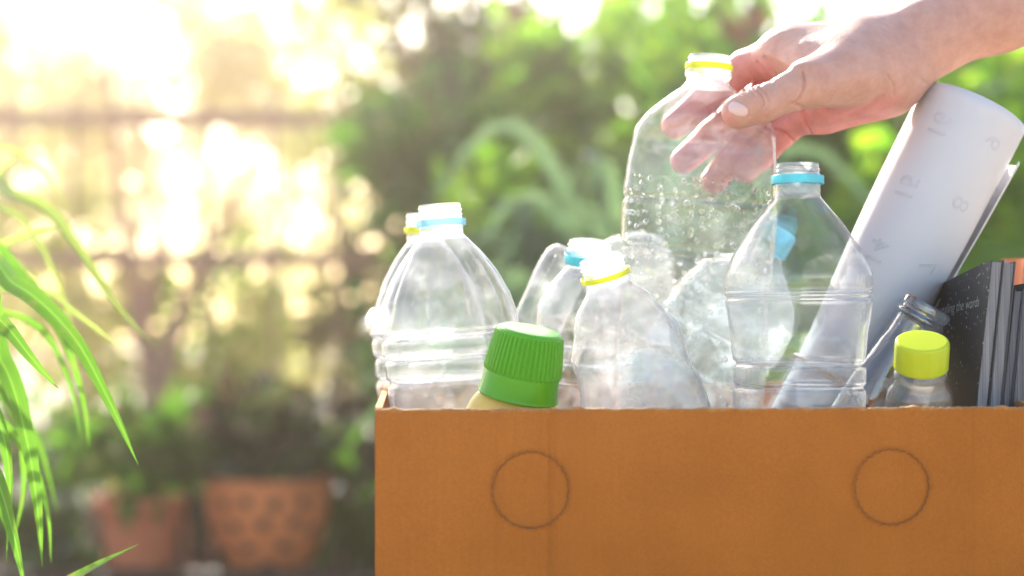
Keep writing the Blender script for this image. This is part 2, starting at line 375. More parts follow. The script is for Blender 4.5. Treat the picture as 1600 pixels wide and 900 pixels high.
def build_background():
    # --- fence of rusty iron behind the garden
    FY = 4.15
    fence = empty('metal_fence', (-1.2, FY, 0), 'rusty brown iron fence with long rails behind the potted plants', 'fence')
    zs = [P(0, 186, FY).z, P(0, 405, FY).z, 0.18]
    for z in zs: mk('rail', *box(0, 0, z, 4.6, .035, .045), IRON_GLOW, fence, False)
    for x in (-2.25, -0.55, 1.2): mk('post', *box(x, .03, .8, .06, .06, 1.6), IRON_GLOW, fence, False)
    for i in range(22):
        x = -2.2 + i * .205
        mk('bar', *tube([(x, -.0, .1), (x, -.0, zs[0] + .06)], .008, 8), IRON_GLOW, fence)
    # --- forked tree behind the fence
    Y = 4.35
    tree('forked_tree', 'slim forked tree with reddish bark behind the fence', P(243, 960, Y) - Vector((0, 0, P(243, 960, Y).z)),
         [([P(243, 900, Y), P(243, 700, Y), P(246, 600, Y)], .045, .034), ([P(246, 605, Y), P(222, 520, Y), P(205, 440, Y), P(190, 330, Y), P(170, 100, Y)], .034, .012),
          ([P(246, 610, Y), P(265, 540, Y), P(295, 460, Y), P(335, 380, Y), P(400, 230, Y)], .036, .012), ([P(222, 520, Y), P(245, 420, Y), P(250, 300, Y)], .03, .012)],
         P(300, -120, Y), (1.0, .6, .45), 700, .10, L_YEL, 3)
    tree('young_tree', 'thin young tree leaning right behind the middle of the fence', (P(600, 900, 4.5).x, 4.5, 0),
         [([P(640, 1200, 4.5), P(690, 900, 4.5), P(720, 500, 4.5), P(690, 250, 4.5), P(620, 40, 4.5)], .05, .02), ([P(705, 400, 4.5), P(760, 250, 4.5), P(800, 100, 4.5)], .03, .015)],
         P(660, -80, 4.6), (.5, .4, .42), 420, .10, L_OLIVE, 5)
    # --- shrubs, left: yellow green, with the glow put into the colours
    g = 'shrubs behind the fence'
    A = [
     ('tall pale shrub at the far left edge behind the fence', 40, 330, 5.2, .45, .75, 420, .11, L_YEL),
     ('airy yellow shrub behind the fence left of the forked tree', 130, 520, 4.8, .35, .35, 300, .10, L_YEL),
     ('yellow green shrub with round leaves right of the forked tree', 380, 490, 4.9, .30, .32, 260, .10, L_BRIGHT),
     ('pale yellow shrub behind the fence above the dimpled pot', 480, 540, 4.9, .40, .30, 360, .10, L_YEL),
     ('tall thin yellow shrub rising behind the fence rail', 540, 140, 5.3, .40, .62, 260, .11, L_YEL),
     ('olive shrub at the right end of the iron fence', 655, 210, 4.6, .30, .55, 620, .09, L_OLIVE),
     ('low olive shrub left of the clear bottles', 570, 470, 4.3, .22, .30, 420, .09, L_OLIVE),
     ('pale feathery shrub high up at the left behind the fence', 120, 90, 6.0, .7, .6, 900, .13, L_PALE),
     ('wispy shrub in pale glow colours below the brightest sky', 300, 250, 6.6, .9, .6, 900, .13, L_PALE),
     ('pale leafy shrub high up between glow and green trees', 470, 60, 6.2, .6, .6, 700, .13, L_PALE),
     ('loose yellow bush low behind the fence', 230, 640, 5.0, .7, .22, 170, .10, L_BRIGHT),
    ]
    for i, (lab, px, py, Y, rx, rz, n, lf, m) in enumerate(A):
        c = P(px, py, Y); shrub('garden_shrub', lab, 'shrub', (c.x, Y, 0), c, (rx, rx * .8, rz), n, lf, m, 20 + i, g)
    # --- middle and right: thick green
    g = 'green bushes behind the box'
    B = [
     ('shady bush rising behind the left clear bottles', 700, 330, 3.6, .34, .46, 480, .13, L_GREEN),
     ('tall dark green bush at the top middle', 790, 170, 4.6, .42, .50, 900, .10, L_DARK),
     ('bright green bush left of the held bottle', 930, 90, 4.0, .42, .42, 420, .15, L_BRIGHT),
     ('leafy green bush behind the held bottle', 1060, 260, 3.4, .42, .42, 380, .13, L_BRIGHT),
     ('dense dark bush low behind the middle bottles', 960, 470, 3.0, .50, .36, 1700, .08, L_DARK),
     ('green bush behind the hand', 1230, 330, 3.2, .35, .40, 480, .14, L_GREEN),
     ('bright bush right of the rolled paper', 1500, 190, 2.9, .40, .32, 420, .15, L_BRIGHT),
     ('dark bush in the gap right of the rolled paper', 1540, 330, 3.4, .50, .45, 1500, .08, L_DARK),
     ('green bush at the right edge above the magazines', 1640, 300, 3.1, .35, .50, 420, .15, L_GREEN),
     ('shady bush behind the white paper roll', 1380, 330, 3.7, .45, .50, 460, .13, L_GREEN),
     ('dark bush behind the green bottle cap', 830, 470, 3.3, .36, .36, 900, .08, L_DARK),
     ('small bright bush poking out above the left bottles', 770, 330, 2.7, .12, .11, 90, .10, L_BRIGHT),
    ]
    for i, (lab, px, py, Y, rx, rz, n, lf, m) in enumerate(B):
        c = P(px, py, Y); shrub('leafy_bush', lab, 'bush', (c.x, Y, 0), c, (rx, rx * .8, rz), n, lf, m, 60 + i, g)
    # --- far trees
    g = 'far trees beyond the paving'
    T = [(-3.6, 9.0, 1.2, 1.3, 900, L_YEL, 'pale sunlit tree far behind the left of the fence'), (-1.7, 10.5, 1.0, .9, 500, L_YEL, 'sparse tree in the bright glow behind the fence'),
         (.15, 9.0, .8, 1.3, 1300, L_OLIVE, 'olive tree far behind the leaning young tree'), (1.1, 8.5, 1.0, 1.2, 1300, L_GREEN, 'dense green tree far behind the held bottle'),
         (2.8, 8.8, 1.1, 1.3, 1600, L_GREEN, 'dark green tree far behind the forearm'), (4.2, 8.0, 1.2, 1.6, 2400, L_GREEN, 'green tree far off at the right edge')]
    for i, (x, y, r, z, n, m, lab) in enumerate(T):
        tree('shade_tree', lab, (x, y, 0), [([(x, y, 0), (x + .05, y, .8), (x - .05, y, 1.6)], .09, .04)], (x, y, z), (r, r * .8, r * 1.0), n, .16, m, 90 + i, g)
    # --- long strap-leaved plants in the middle
    strap_plant('strap_leaf_plant', 'dark plant with long arching sword leaves left of the held bottle', 'plant', (P(880, 560, 2.0).x, 2.0, 0.18), 34, .72, .05, L_GREY, 7, None, .5, 1.0)
    strap_plant('strap_leaf_plant', 'broad sword leaved plant behind the middle bottles', 'plant', (P(1010, 560, 2.3).x, 2.3, 0.05), 26, .9, .06, L_GREEN, 8, None, .8, 1.05)
    strap_plant('strap_leaf_plant', 'long leaved plant behind the rolled paper at the right', 'plant', (P(1530, 700, 2.2).x, 2.2, 0.05), 26, .9, .05, L_BRIGHT, 9, None, .8, 1.05)
    strap_plant('strap_leaf_plant', 'grey green plant with wide arching blades just left of the held bottle', 'plant', (P(940, 560, 2.6).x, 2.6, 0.10), 26, 1.0, .05, L_GREY, 17, None, .6, 1.15)
    strap_plant('strap_leaf_plant', 'bright bladed plant behind the wrist and the cyan ringed bottle', 'plant', (P(1300, 560, 2.6).x, 2.6, 0.05), 26, 1.0, .07, L_GREEN, 18, None, .7, 1.1)
    strap_plant('strap_leaf_plant', 'grey green bladed plant fanning out above the left bottles', 'plant', (P(850, 520, 1.9).x, 1.9, 0.30), 18, .66, .04, L_GREY, 27, None, .75, 1.0)
    strap_plant('strap_leaf_plant', 'tall bladed plant reaching up behind the neck of the held bottle', 'plant', (P(1000, 500, 2.2).x, 2.2, 0.25), 22, .95, .034, L_GREY, 28, None, .55, 1.15)
    # --- potted plants in view, left
    def potted(label, px, py_top, py_bot, Y, wtop, wbot, mat, rim, bulge, dimples, seed):
        s = S(Y); zt = P(px, py_top, Y).z; zb = P(px, py_bot, Y).z; b = Vector((P(px, 0, Y).x, Y, zb))
        root = empty('potted_plant', b, label, 'potted plant'); h = zt - zb
        V, F = pot_VF(wtop * s / 2, wbot * s / 2, h, rim, bulge); pot = mk('pot', V, F, mat, root)
        V, F = lathe([(.001, h - .022), (wtop * s / 2 - .015, h - .025)], 32); mk('soil', V, F, SOIL, root)
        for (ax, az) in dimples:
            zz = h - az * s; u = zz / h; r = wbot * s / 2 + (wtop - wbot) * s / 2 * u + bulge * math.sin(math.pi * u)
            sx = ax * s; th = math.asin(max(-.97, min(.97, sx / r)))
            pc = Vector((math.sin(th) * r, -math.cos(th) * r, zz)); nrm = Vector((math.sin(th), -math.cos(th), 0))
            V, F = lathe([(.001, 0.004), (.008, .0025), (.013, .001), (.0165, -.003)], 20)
            q = nrm.to_track_quat('Z', 'Y'); V = np.array([tuple(pc + q @ Vector(v)) for v in V]); mk('dimple', V, F, HOLE_SHADE, pot)
        return root, h, s
    r1, h, s = potted('small plain terracotta pot with a bushy dark plant', 218, 772, 900, 2.75, 128, 96, TERRA_OLD, .035, 0, [], 1)
    rng = np.random.default_rng(31)
    def crown(root, c, r, n, leaf, mat, seed, clumps=8, wr=.5):
        rg = np.random.default_rng(seed); pts, rel = cluster(rg, c, r, n, clumps); d = rel + rg.normal(size=rel.shape) * .6; d[:, 2] -= .2
        V, F = leaves_VF(pts, d, leaf, leaf * wr, rg); mk('foliage', V, F, mat, root)
    crown(r1, (0, 0, h + .09), (.15, .13, .10), 110, .10, L_GREEN, 41)
    crown(r1, (-.02, 0, h + .13), (.15, .12, .12), 26, .09, L_OLIVE, 42)
    mk('foliage', *joinVF([blade_VF([(0, 0, h), (x * .4, -.02, h + .14), (x, -.05, h + .27)], .03, 8) for x in (.1, .14, -.05, .18)]), L_GREEN, r1)
    dm = [(-58, 38), (-22, 32), (22, 36), (62, 34), (-70, 72), (-40, 68), (5, 62), (50, 62), (-22, 102), (34, 98), (75, 78), (-60, 108), (8, 128)]
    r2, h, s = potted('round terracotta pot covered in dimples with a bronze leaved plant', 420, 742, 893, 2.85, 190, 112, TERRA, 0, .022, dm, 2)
    crown(r2, (0, 0, h + .07), (.20, .15, .08), 120, .12, L_DARK, 43)
    crown(r2, (.02, 0, h + .11), (.20, .15, .10), 80, .12, L_RED, 44)
    crown(r2, (-.04, -.03, h + .10), (.17, .10, .08), 40, .11, L_GREEN, 46)
    crown(r2, (.06, -.09, h + .09), (.05, .03, .04), 5, .11, L_GREY, 45, 3, .8)
    # low plants filling the ground between and behind pots
    g = 'low plants between the pots'
    C = [('low dark plant at the far left under the strap leaves', 60, 800, 2.9, 0.22, .14, 260, L_DARK), ('low dark plant between the two terracotta pots', 300, 800, 3.1, .16, .15, 330, L_DARK),
         ('green plant just right of the dimpled pot', 545, 790, 3.0, .12, .17, 260, L_GREEN), ('low dark plant behind the dimpled pot', 430, 700, 3.35, .34, .12, 360, L_DARK),
         ('bronze leaved plant behind the small pot', 160, 690, 3.3, .22, .10, 260, L_RED), ('dark plant against the left side of the box', 590, 720, 3.3, .24, .22, 420, L_DARK),
         ('low leafy plant at the fence foot far left', 20, 690, 3.6, .35, .12, 160, L_GREEN), ('low leafy plant at the fence foot in the middle', 350, 660, 3.8, .3, .14, 200, L_OLIVE),
         ('low dark plant in front of the small pot', 110, 880, 2.75, .18, .10, 260, L_DARK)]
    for i, (lab, px, py, Y, rx, rz, n, m) in enumerate(C):
        c = P(px, py, Y); shrub('low_plant', lab, 'plant', (c.x, Y, 0), c, (rx, rx * .7, rz), n, .075, m, 130 + i, g, 7)
    mk_ = tag(mk('timber_edging', *box(-.35, 2.62, .03, 3.6, .06, .10), DARKWOOD, None, False), 'dark timber edging board in front of the terracotta pots', 'edging')
    # --- bronze leaved shrub in the middle, shelf and pots on the right
    c = P(652, 240, 3.9); shrub('bronze_shrub', 'reddish bronze shrub in the shade left of centre above the left bottles', 'shrub', (c.x, 3.9, 0), c, (.13, .1, .16), 260, .08, leafmat('leaf_red_brown', (.22, .07, .05), (.16, .07, .04), .4), 77)
    Y = 3.9; z = P(0, 97, Y).z
    st = empty('garden_shelf', (P(1330, 0, Y).x, Y, 0), 'weathered wooden shelf crossing behind the hand and arm', 'shelf')
    mk('board', *box(0, 0, z, 1.5, .22, .04), WOOD, st, False)
    for x in (-.6, .62): mk('post', *box(x, .0, (z - .02) / 2, .05, .05, z - .021), WOOD, st, False)
    for (px, lab, m, seed) in ((1160, 'red pot on the wooden shelf above the held bottle', solid('red_glaze', (.45, .06, .03), (.35, .05, .03), .3), 1), (1490, 'clay pot on the wooden shelf behind the forearm', TERRA_OLD, 2)):
        b = Vector((P(px, 0, Y).x, Y, z + .02)); r = empty('potted_plant', b, lab, 'potted plant')
        mk('pot', *pot_VF(.08, .055, .12, .025), m, r); crown(r, (0, 0, .2), (.13, .1, .09), 90, .09, L_BRIGHT, 50 + seed)
    Y = 3.0; b = P(1578, 405, Y)
    st = empty('plant_stand', (b.x, Y, 0), 'slim wooden plant stand behind the magazines', 'stand')
    mk('board', *box(0, 0, b.z - .012, .22, .22, .024), WOOD, st, False)
    for x in (-.08, .08):
        for y in (-.08, .08): mk('leg', *box(x, y, (b.z - .024) / 2, .025, .025, b.z - .025), WOOD, st, False)
    mk_ = tag(mk('clay_pot', *pot_VF(.055, .04, .085, .02), TERRA, None, loc=b), 'terracotta pot on the plant stand right of the paper roll', 'pot')
    b = P(1052, 420, 2.9)
    r = empty('potted_plant', (b.x, 2.9, 0), 'yellow orange flowering plant seen through the held bottle', 'potted plant')
    mk('pot', *pot_VF(.10, .07, .20, .03), TERRA_OLD, r); mk('stem', *joinVF([tube([(0, 0, .15), (x, 0, .45), (x * 2, 0, b.z)], .006, 6) for x in (-.02, .01, .03)]), BARK_GLOW, r)
    crown(r, (0, 0, b.z), (.10, .08, .14), 90, .06, leafmat('orange_petal', (.75, .42, .03), (.7, .3, .03), .4), 71)
build_background()

# ------------------------------------------------------------------ plant with arching leaves at the left
def build_left_plant():
    base = Vector((-.66, .42, .40))
    root = empty('arching_leaf_plant', (base.x, base.y, 0), 'plant with long arching bright green strap leaves at the left edge', 'plant')
    mk('pot', *pot_VF(.13, .09, .36, .04), TERRA_OLD, root)
    V, F = lathe([(.001, .335), (.117, .33)], 32); mk('soil', V, F, SOIL, root)
    o = Vector((base.x, base.y, 0))
    m = bladed('leaf_strap', (0.06, 0.18, 0.012), (0.10, 0.25, 0.022), (.22, .22, .06))
    mp = bladed('leaf_strap_pale', (0.16, 0.26, 0.05), (0.24, 0.34, 0.09), (.3, .28, .12), .45, .2)
    L = [  # (points px,py,Y), width m, mat
     ([(-60, 430, .26), (25, 445, .2), (110, 520, .16), (170, 625, .13), (216, 726, .11)], .021, m),
     ([(-60, 300, .55), (20, 306, .5), (75, 330, .48), (130, 400, .45), (180, 475, .42), (240, 540, .4)], .017, mp),
     ([(-60, 470, .12), (0, 500, .1), (50, 560, .08), (92, 608, .08)], .017, m),
     ([(-60, 520, .22), (5, 570, .18), (40, 680, .16), (58, 790, .15), (66, 886, .14)], .021, m),
     ([(-60, 700, .1), (-10, 740, .08), (20, 830, .06), (42, 930, .05)], .021, m),
     ([(-50, 330, .3), (-15, 290, .3), (8, 265, .3), (34, 240, .3)], .012, mp),
     ([(-50, 420, .5), (0, 385, .5), (50, 365, .48), (100, 352, .46)], .014, mp),
     ([(-60, 400, .36), (40, 440, .34), (95, 520, .3), (128, 620, .3), (140, 700, .3)], .013, m),
     ([(-60, 480, .45), (60, 455, .42), (120, 490, .4), (190, 545, .4)], .011, mp),
     ([(60, 1000, .2), (110, 905, .14), (160, 876, .1), (217, 850, .06)], .014, m),
     ([(-60, 560, .3), (0, 600, .3), (30, 660, .28), (38, 760, .28), (20, 850, .28)], .013, m),
     ([(-60, 380, .3), (0, 410, .28), (60, 470, .26), (110, 560, .24)], .014, m),
     ([(-60, 640, .5), (10, 620, .5), (60, 690, .48), (90, 800, .46)], .016, m),
     ([(-60, 350, .6), (10, 330, .6), (60, 380, .58), (100, 470, .56), (120, 560, .55)], .010, mp),
     ([(-60, 500, .35), (10, 490, .34), (70, 520, .33), (110, 600, .32), (125, 680, .32)], .010, m),
     ([(-60, 430, .5), (-10, 400, .5), (50, 430, .5), (80, 500, .5)], .010, mp),
     ([(-60, 660, .25), (0, 660, .24), (50, 720, .23), (75, 800, .22), (80, 880, .22)], .011, m),
     ([(-60, 250, .7), (0, 230, .7), (60, 260, .7), (110, 330, .7)], .010, mp),
     ([(-60, 620, .15), (-10, 640, .13), (15, 740, .12), (10, 880, .12)], .016, m),
    ]
    for i, (pp, wd, mm) in enumerate(L):
        pts = [Vector((0, 0, base.z - .04)), Vector((.02, -.03, base.z + .14))] + [P(*q) - o for q in pp]
        if i == 9: pts = [Vector((0, 0, base.z - .04))] + [P(*q) - o for q in ((-60, 1010, .3), (50, 945, .2), (130, 895, .12), (217, 850, .06))]
        V, F = blade_VF(pts, wd * .74, 60, .2, twist=(.5 if i % 2 else -.4)); mark_across(mk('leaf', V, F, mm, root))
    rng = np.random.default_rng(4)
    for i in range(10):
        a = rng.uniform(math.pi * .55, math.pi * 1.6); l = rng.uniform(.3, .5)
        dx, dy = math.cos(a) * l, math.sin(a) * l
        pts = [(0, 0, base.z - .04), (dx * .3, dy * .3, base.z + .28), (dx * .8, dy * .8, base.z + .3), (dx * 1.1, dy * 1.1, base.z + .1)]
        V, F = blade_VF(pts, .016, 24, .2); mark_across(mk('leaf', V, F, m, root))
build_left_plant()

# ------------------------------------------------------------------ table and cardboard box
YAW = math.radians(3.0)
BW, BD, BH = 0.437, 0.31, 0.205
BOXC0 = P(586, 640, -.025)                      # top front left corner
def build_box():
    zt = BOXC0.z; zb = zt - BH
    m, t, o = nmat('cardboard'); p = N(t, 'ShaderNodeBsdfPrincipled', Roughness=0.85)
    tc = t.nodes.new('ShaderNodeTexCoord'); mp = N(t, 'ShaderNodeMapping'); mp.inputs['Scale'].default_value = (1, 1, 1)
    t.links.new(tc.outputs['Object'], mp.inputs[0])
    n1 = noise(t, 900, 4, mp.outputs[0], .7); n2 = noise(t, 14, 3, mp.outputs[0])
    colr = ramp(t, n1, [(0.3, CARD[0]), (0.7, CARD[1])])
    mx = N(t, 'ShaderNodeMixRGB', blend_type='MULTIPLY'); mx.inputs[0].default_value = 1.0
    t.links.new(colr, mx.inputs[1]); t.links.new(ramp(t, n2, [(0.3, (.84, .83, .80)), (0.7, (1.0, 1.0, 1.0))]), mx.inputs[2])
    # worn, paler fibres along the cut top edge, and small scuffs
    sx = t.nodes.new('ShaderNodeSeparateXYZ'); t.links.new(mp.outputs[0], sx.inputs[0])
    zz = mathn(t, 'ADD', sx.outputs[2], mathn(t, 'MULTIPLY', mathn(t, 'SUBTRACT', noise(t, 130, 5, mp.outputs[0], .7), .5), .010))
    wr = ramp(t, mathn(t, 'MULTIPLY', mathn(t, 'SUBTRACT', zz, BH - .006), 100.0), [(.42, 0.0), (.66, 1.0)])
    scf = ramp(t, noise(t, 75, 6, mp.outputs[0], .75), [(.66, 0.0), (.72, 1.0)])
    wf = mathn(t, 'ADD', mathn(t, 'MULTIPLY', wr, .55), mathn(t, 'MULTIPLY', scf, .25))
    mw = N(t, 'ShaderNodeMixRGB'); t.links.new(wf, mw.inputs[0]); t.links.new(mx.outputs[0], mw.inputs[1]); mw.inputs[2].default_value = (.68, .36, .14, 1)
    t.links.new(mw.outputs[0], p.inputs['Base Color'])
    # corrugation: faint vertical flutes
    wv = N(t, 'ShaderNodeTexWave', wave_type='BANDS', bands_direction='X'); wv.inputs['Scale'].default_value = 55; wv.inputs['Distortion'].default_value = .4
    wv.inputs['Detail'].default_value = 1
    t.links.new(mp.outputs[0], wv.inputs['Vector'])
    b1 = bump(t, wv.outputs[0], .14, .0008); b2 = bump(t, n1, .25, .0004, b1); b3 = bump(t, noise(t, 30, 3, mp.outputs[0]), .35, .0025, b2)
    t.links.new(b3, p.inputs['Normal']); p.inputs['Specular IOR Level'].default_value = .25
    t.links.new(p.outputs[0], o.inputs[0])
    pale = solid('cardboard_edge', (.62, .42, .24), (.5, .3, .15), .9, 300, .6, 500)
    dk = solid('torn_cut', (.17, .06, .016), (.26, .10, .03), .95, 300)
    root = empty('cardboard_box', (BOXC0.x, BOXC0.y, zb), 'open brown cardboard box full of plastic bottles and paper', 'box')
    root.rotation_euler = (0, 0, YAW)
    th = .0045
    # front panel as a fine grid so that it can carry creases and the ragged top edge
    def panel(name, x0, x1, y, front, seed, dents):
        nx, nz = 520, 90; xs = np.linspace(x0, x1, nx); zs = np.linspace(0, BH, nz)
        rng = np.random.default_rng(seed); edge = np.zeros(nx)
        for f, a in ((60, .0005), (190, .00035), (23, .0005)): edge += a * .4 * np.sin(xs * f * 6.28 / 1.0 + rng.uniform(0, 6))
        edge += rng.normal(size=nx) * .00016
        for cx in (.012, .131, .262, .352, .41): edge += (.0011 if cx != .262 else -.0010) * np.exp(-((xs - cx) / .0025) ** 2)
        X, Z = np.meshgrid(xs, zs, indexing='ij'); Z = Z + (edge[:, None]) * (Z / BH) ** 8
        D = np.zeros_like(X)
        for (cx, ww, a) in dents: D += a * np.exp(-((X - cx) / ww) ** 2)
        D += .0008 * np.sin(X * 17 + 1) * (Z / BH)
        if front: D += .0006 * np.exp(-((Z - BH) / .004) ** 2)
        Yf = y + D; Vf = np.stack([X, Yf, Z], -1).reshape(-1, 3); Vb = Vf.copy(); Vb[:, 1] += th if front else -th
        i, k = np.meshgrid(np.arange(nx - 1), np.arange(nz - 1), indexing='ij'); a = i * nz + k
        q = np.stack([a, a + nz, a + nz + 1, a + 1], -1).reshape(-1, 4); n0 = nx * nz
        F = [q, q[:, ::-1] + n0]
        def strip(idx): idx = np.array(idx); return np.stack([idx[:-1], idx[1:], idx[1:] + n0, idx[:-1] + n0], -1)
        F += [strip([j * nz + nz - 1 for j in range(nx)]), strip([j * nz for j in range(nx)]), strip(range(nz)), strip([(nx - 1) * nz + j for j in range(nz)])]
        ob = mk(name, np.vstack([Vf, Vb]), np.vstack(F), m, root, True)
        ob.data.materials.append(pale)
        mi = np.zeros(len(ob.data.polygons), dtype=np.int32); s0 = 2 * len(q); mi[s0:s0 + nx - 1] = 1
        ob.data.polygons.foreach_set('material_index', mi)
        sm = np.ones(len(mi), bool); sm[s0:] = False; ob.data.polygons.foreach_set('use_smooth', sm)
        return ob
    k = S(0)
    DENTS = [(.080, .0030, .0011), (.110, .0020, -.0011), (.114, .0022, .0010), (.21, .006, .0006), (.345, .003, .0009), (.386, .0018, -.0006), (.389, .0018, .0006)]
    fr = panel('front_panel', 0, BW, 0, True, 1, DENTS)
    panel('back_panel', 0, BW, BD, False, 2, [(.2, .004, .0008)])
    for name, x, s_ in (('side_panel', th * .5, 1), ('side_panel', BW - th * .5, -1)):
        nz = 2; ys = np.linspace(th + .0005, BD - th - .0005, 90); rng = np.random.default_rng(5); e = rng.normal(size=90) * .0004
        V = []; 
        for j, y in enumerate(ys):
            for (xx, zz) in ((x - th / 2, 0), (x + th / 2, 0), (x + th / 2, BH + .0012 + e[j]), (x - th / 2, BH + .0012 + e[j])): V.append((xx, y, zz))
        F = [(j * 4 + a, j * 4 + (a + 1) % 4, (j + 1) * 4 + (a + 1) % 4, (j + 1) * 4 + a) for j in range(89) for a in range(4)] + [(3, 2, 1, 0), (356, 357, 358, 359)]
        ob = mk(name, V, F, m, root, False); ob.data.materials.append(pale)
        for pl in ob.data.polygons:
            if pl.normal.z > .7: pl.material_index = 1
    mk('base_panel', *box(BW / 2, BD / 2, .003, BW - 2 * th - .002, BD - 2 * th - .002, .004), m, root, False)
    dent = lambda v: .0008 * np.sin(v[:, 0] * 17 + 1) * (v[:, 2] / BH) + sum(a * np.exp(-((v[:, 0] - c_) / w_) ** 2) for c_, w_, a in DENTS)
    # perforated circles: slightly sunk disc and torn ragged cut line
    for (cx, cz, r, seed) in ((829, 766, 57.5, 1), (1393, 761, 55.5, 2)):
        Yc = -.025 + (cx - 586) * k * math.sin(YAW) / 1.0
        pt = P(cx, cz, Yc); lx = (pt.x - BOXC0.x) / math.cos(YAW); lz = pt.z - zb; R = .0243
        rng = np.random.default_rng(seed); n = 220; parts = []
        ths = np.linspace(0, 2 * math.pi, n + 1); jit = np.cumsum(rng.normal(size=n + 1)) * .00008; jit -= np.linspace(0, jit[-1], n + 1)
        jag = np.where((np.arange(n + 1) % 7) < 4, .00035, -.0002) + rng.normal(size=n + 1) * .00012
        wdt = .00018 + .00022 * np.abs(np.sin(ths * 1.5 + seed)) + rng.uniform(0, .0002, n + 1)
        V = []; F = []
        for j in range(n + 1):
            rr = R + jit[j] + jag[j]; c, s_ = math.cos(ths[j]), math.sin(ths[j])
            V += [(lx + c * (rr - wdt[j]), -.0009, lz + s_ * (rr - wdt[j])), (lx + c * (rr + wdt[j]), -.0012, lz + s_ * (rr + wdt[j]))]
        for j in range(n):
            if (j % 7) == 5 and rng.uniform() < .6: continue
            F.append((2 * j, 2 * j + 2, 2 * j + 3, 2 * j + 1))
        V = np.array(V)
        V[:, 1] += dent(V)
        mk('perforated_cut', V, F, dk, fr, True)
        # raised lip of paper beside the cut
        V2 = []; F2 = []
        for j in range(n + 1):
            rr = R + jit[j] + jag[j]; c, s_ = math.cos(ths[j]), math.sin(ths[j]); rise = .0006 + .0006 * max(0, math.sin(ths[j] * 2 + seed))
            for dr, dy in ((.0003, -.0006), (.0006, -.0009 - rise * .4), (.0013, -.0004)): V2.append((lx + c * (rr + dr), dy - .0004, lz + s_ * (rr + dr)))
        for j in range(n):
            for a in range(2): F2.append((3 * j + a, 3 * j + 3 + a, 3 * j + 4 + a, 3 * j + 1 + a))
        V2 = np.array(V2); V2[:, 1] += dent(V2)
        mk('torn_lip', V2, F2, m, fr, True)
    # table under the box
    tb = empty('garden_table', (BOXC0.x + .24, .12, 0), 'low wooden garden table under the cardboard box', 'table')
    mk('table_top', *box(0, 0, zb - .0165, .60, .50, .03), WOOD, tb, False)
    for x in (-.26, .26):
        for y in (-.21, .21): mk('leg', *box(x, y, (zb - .032) / 2 + .002, .045, .045, zb - .037), WOOD, tb, False)
    return zb
CARD = ((.55, .185, .024), (.43, .135, .015))
ZB = build_box()

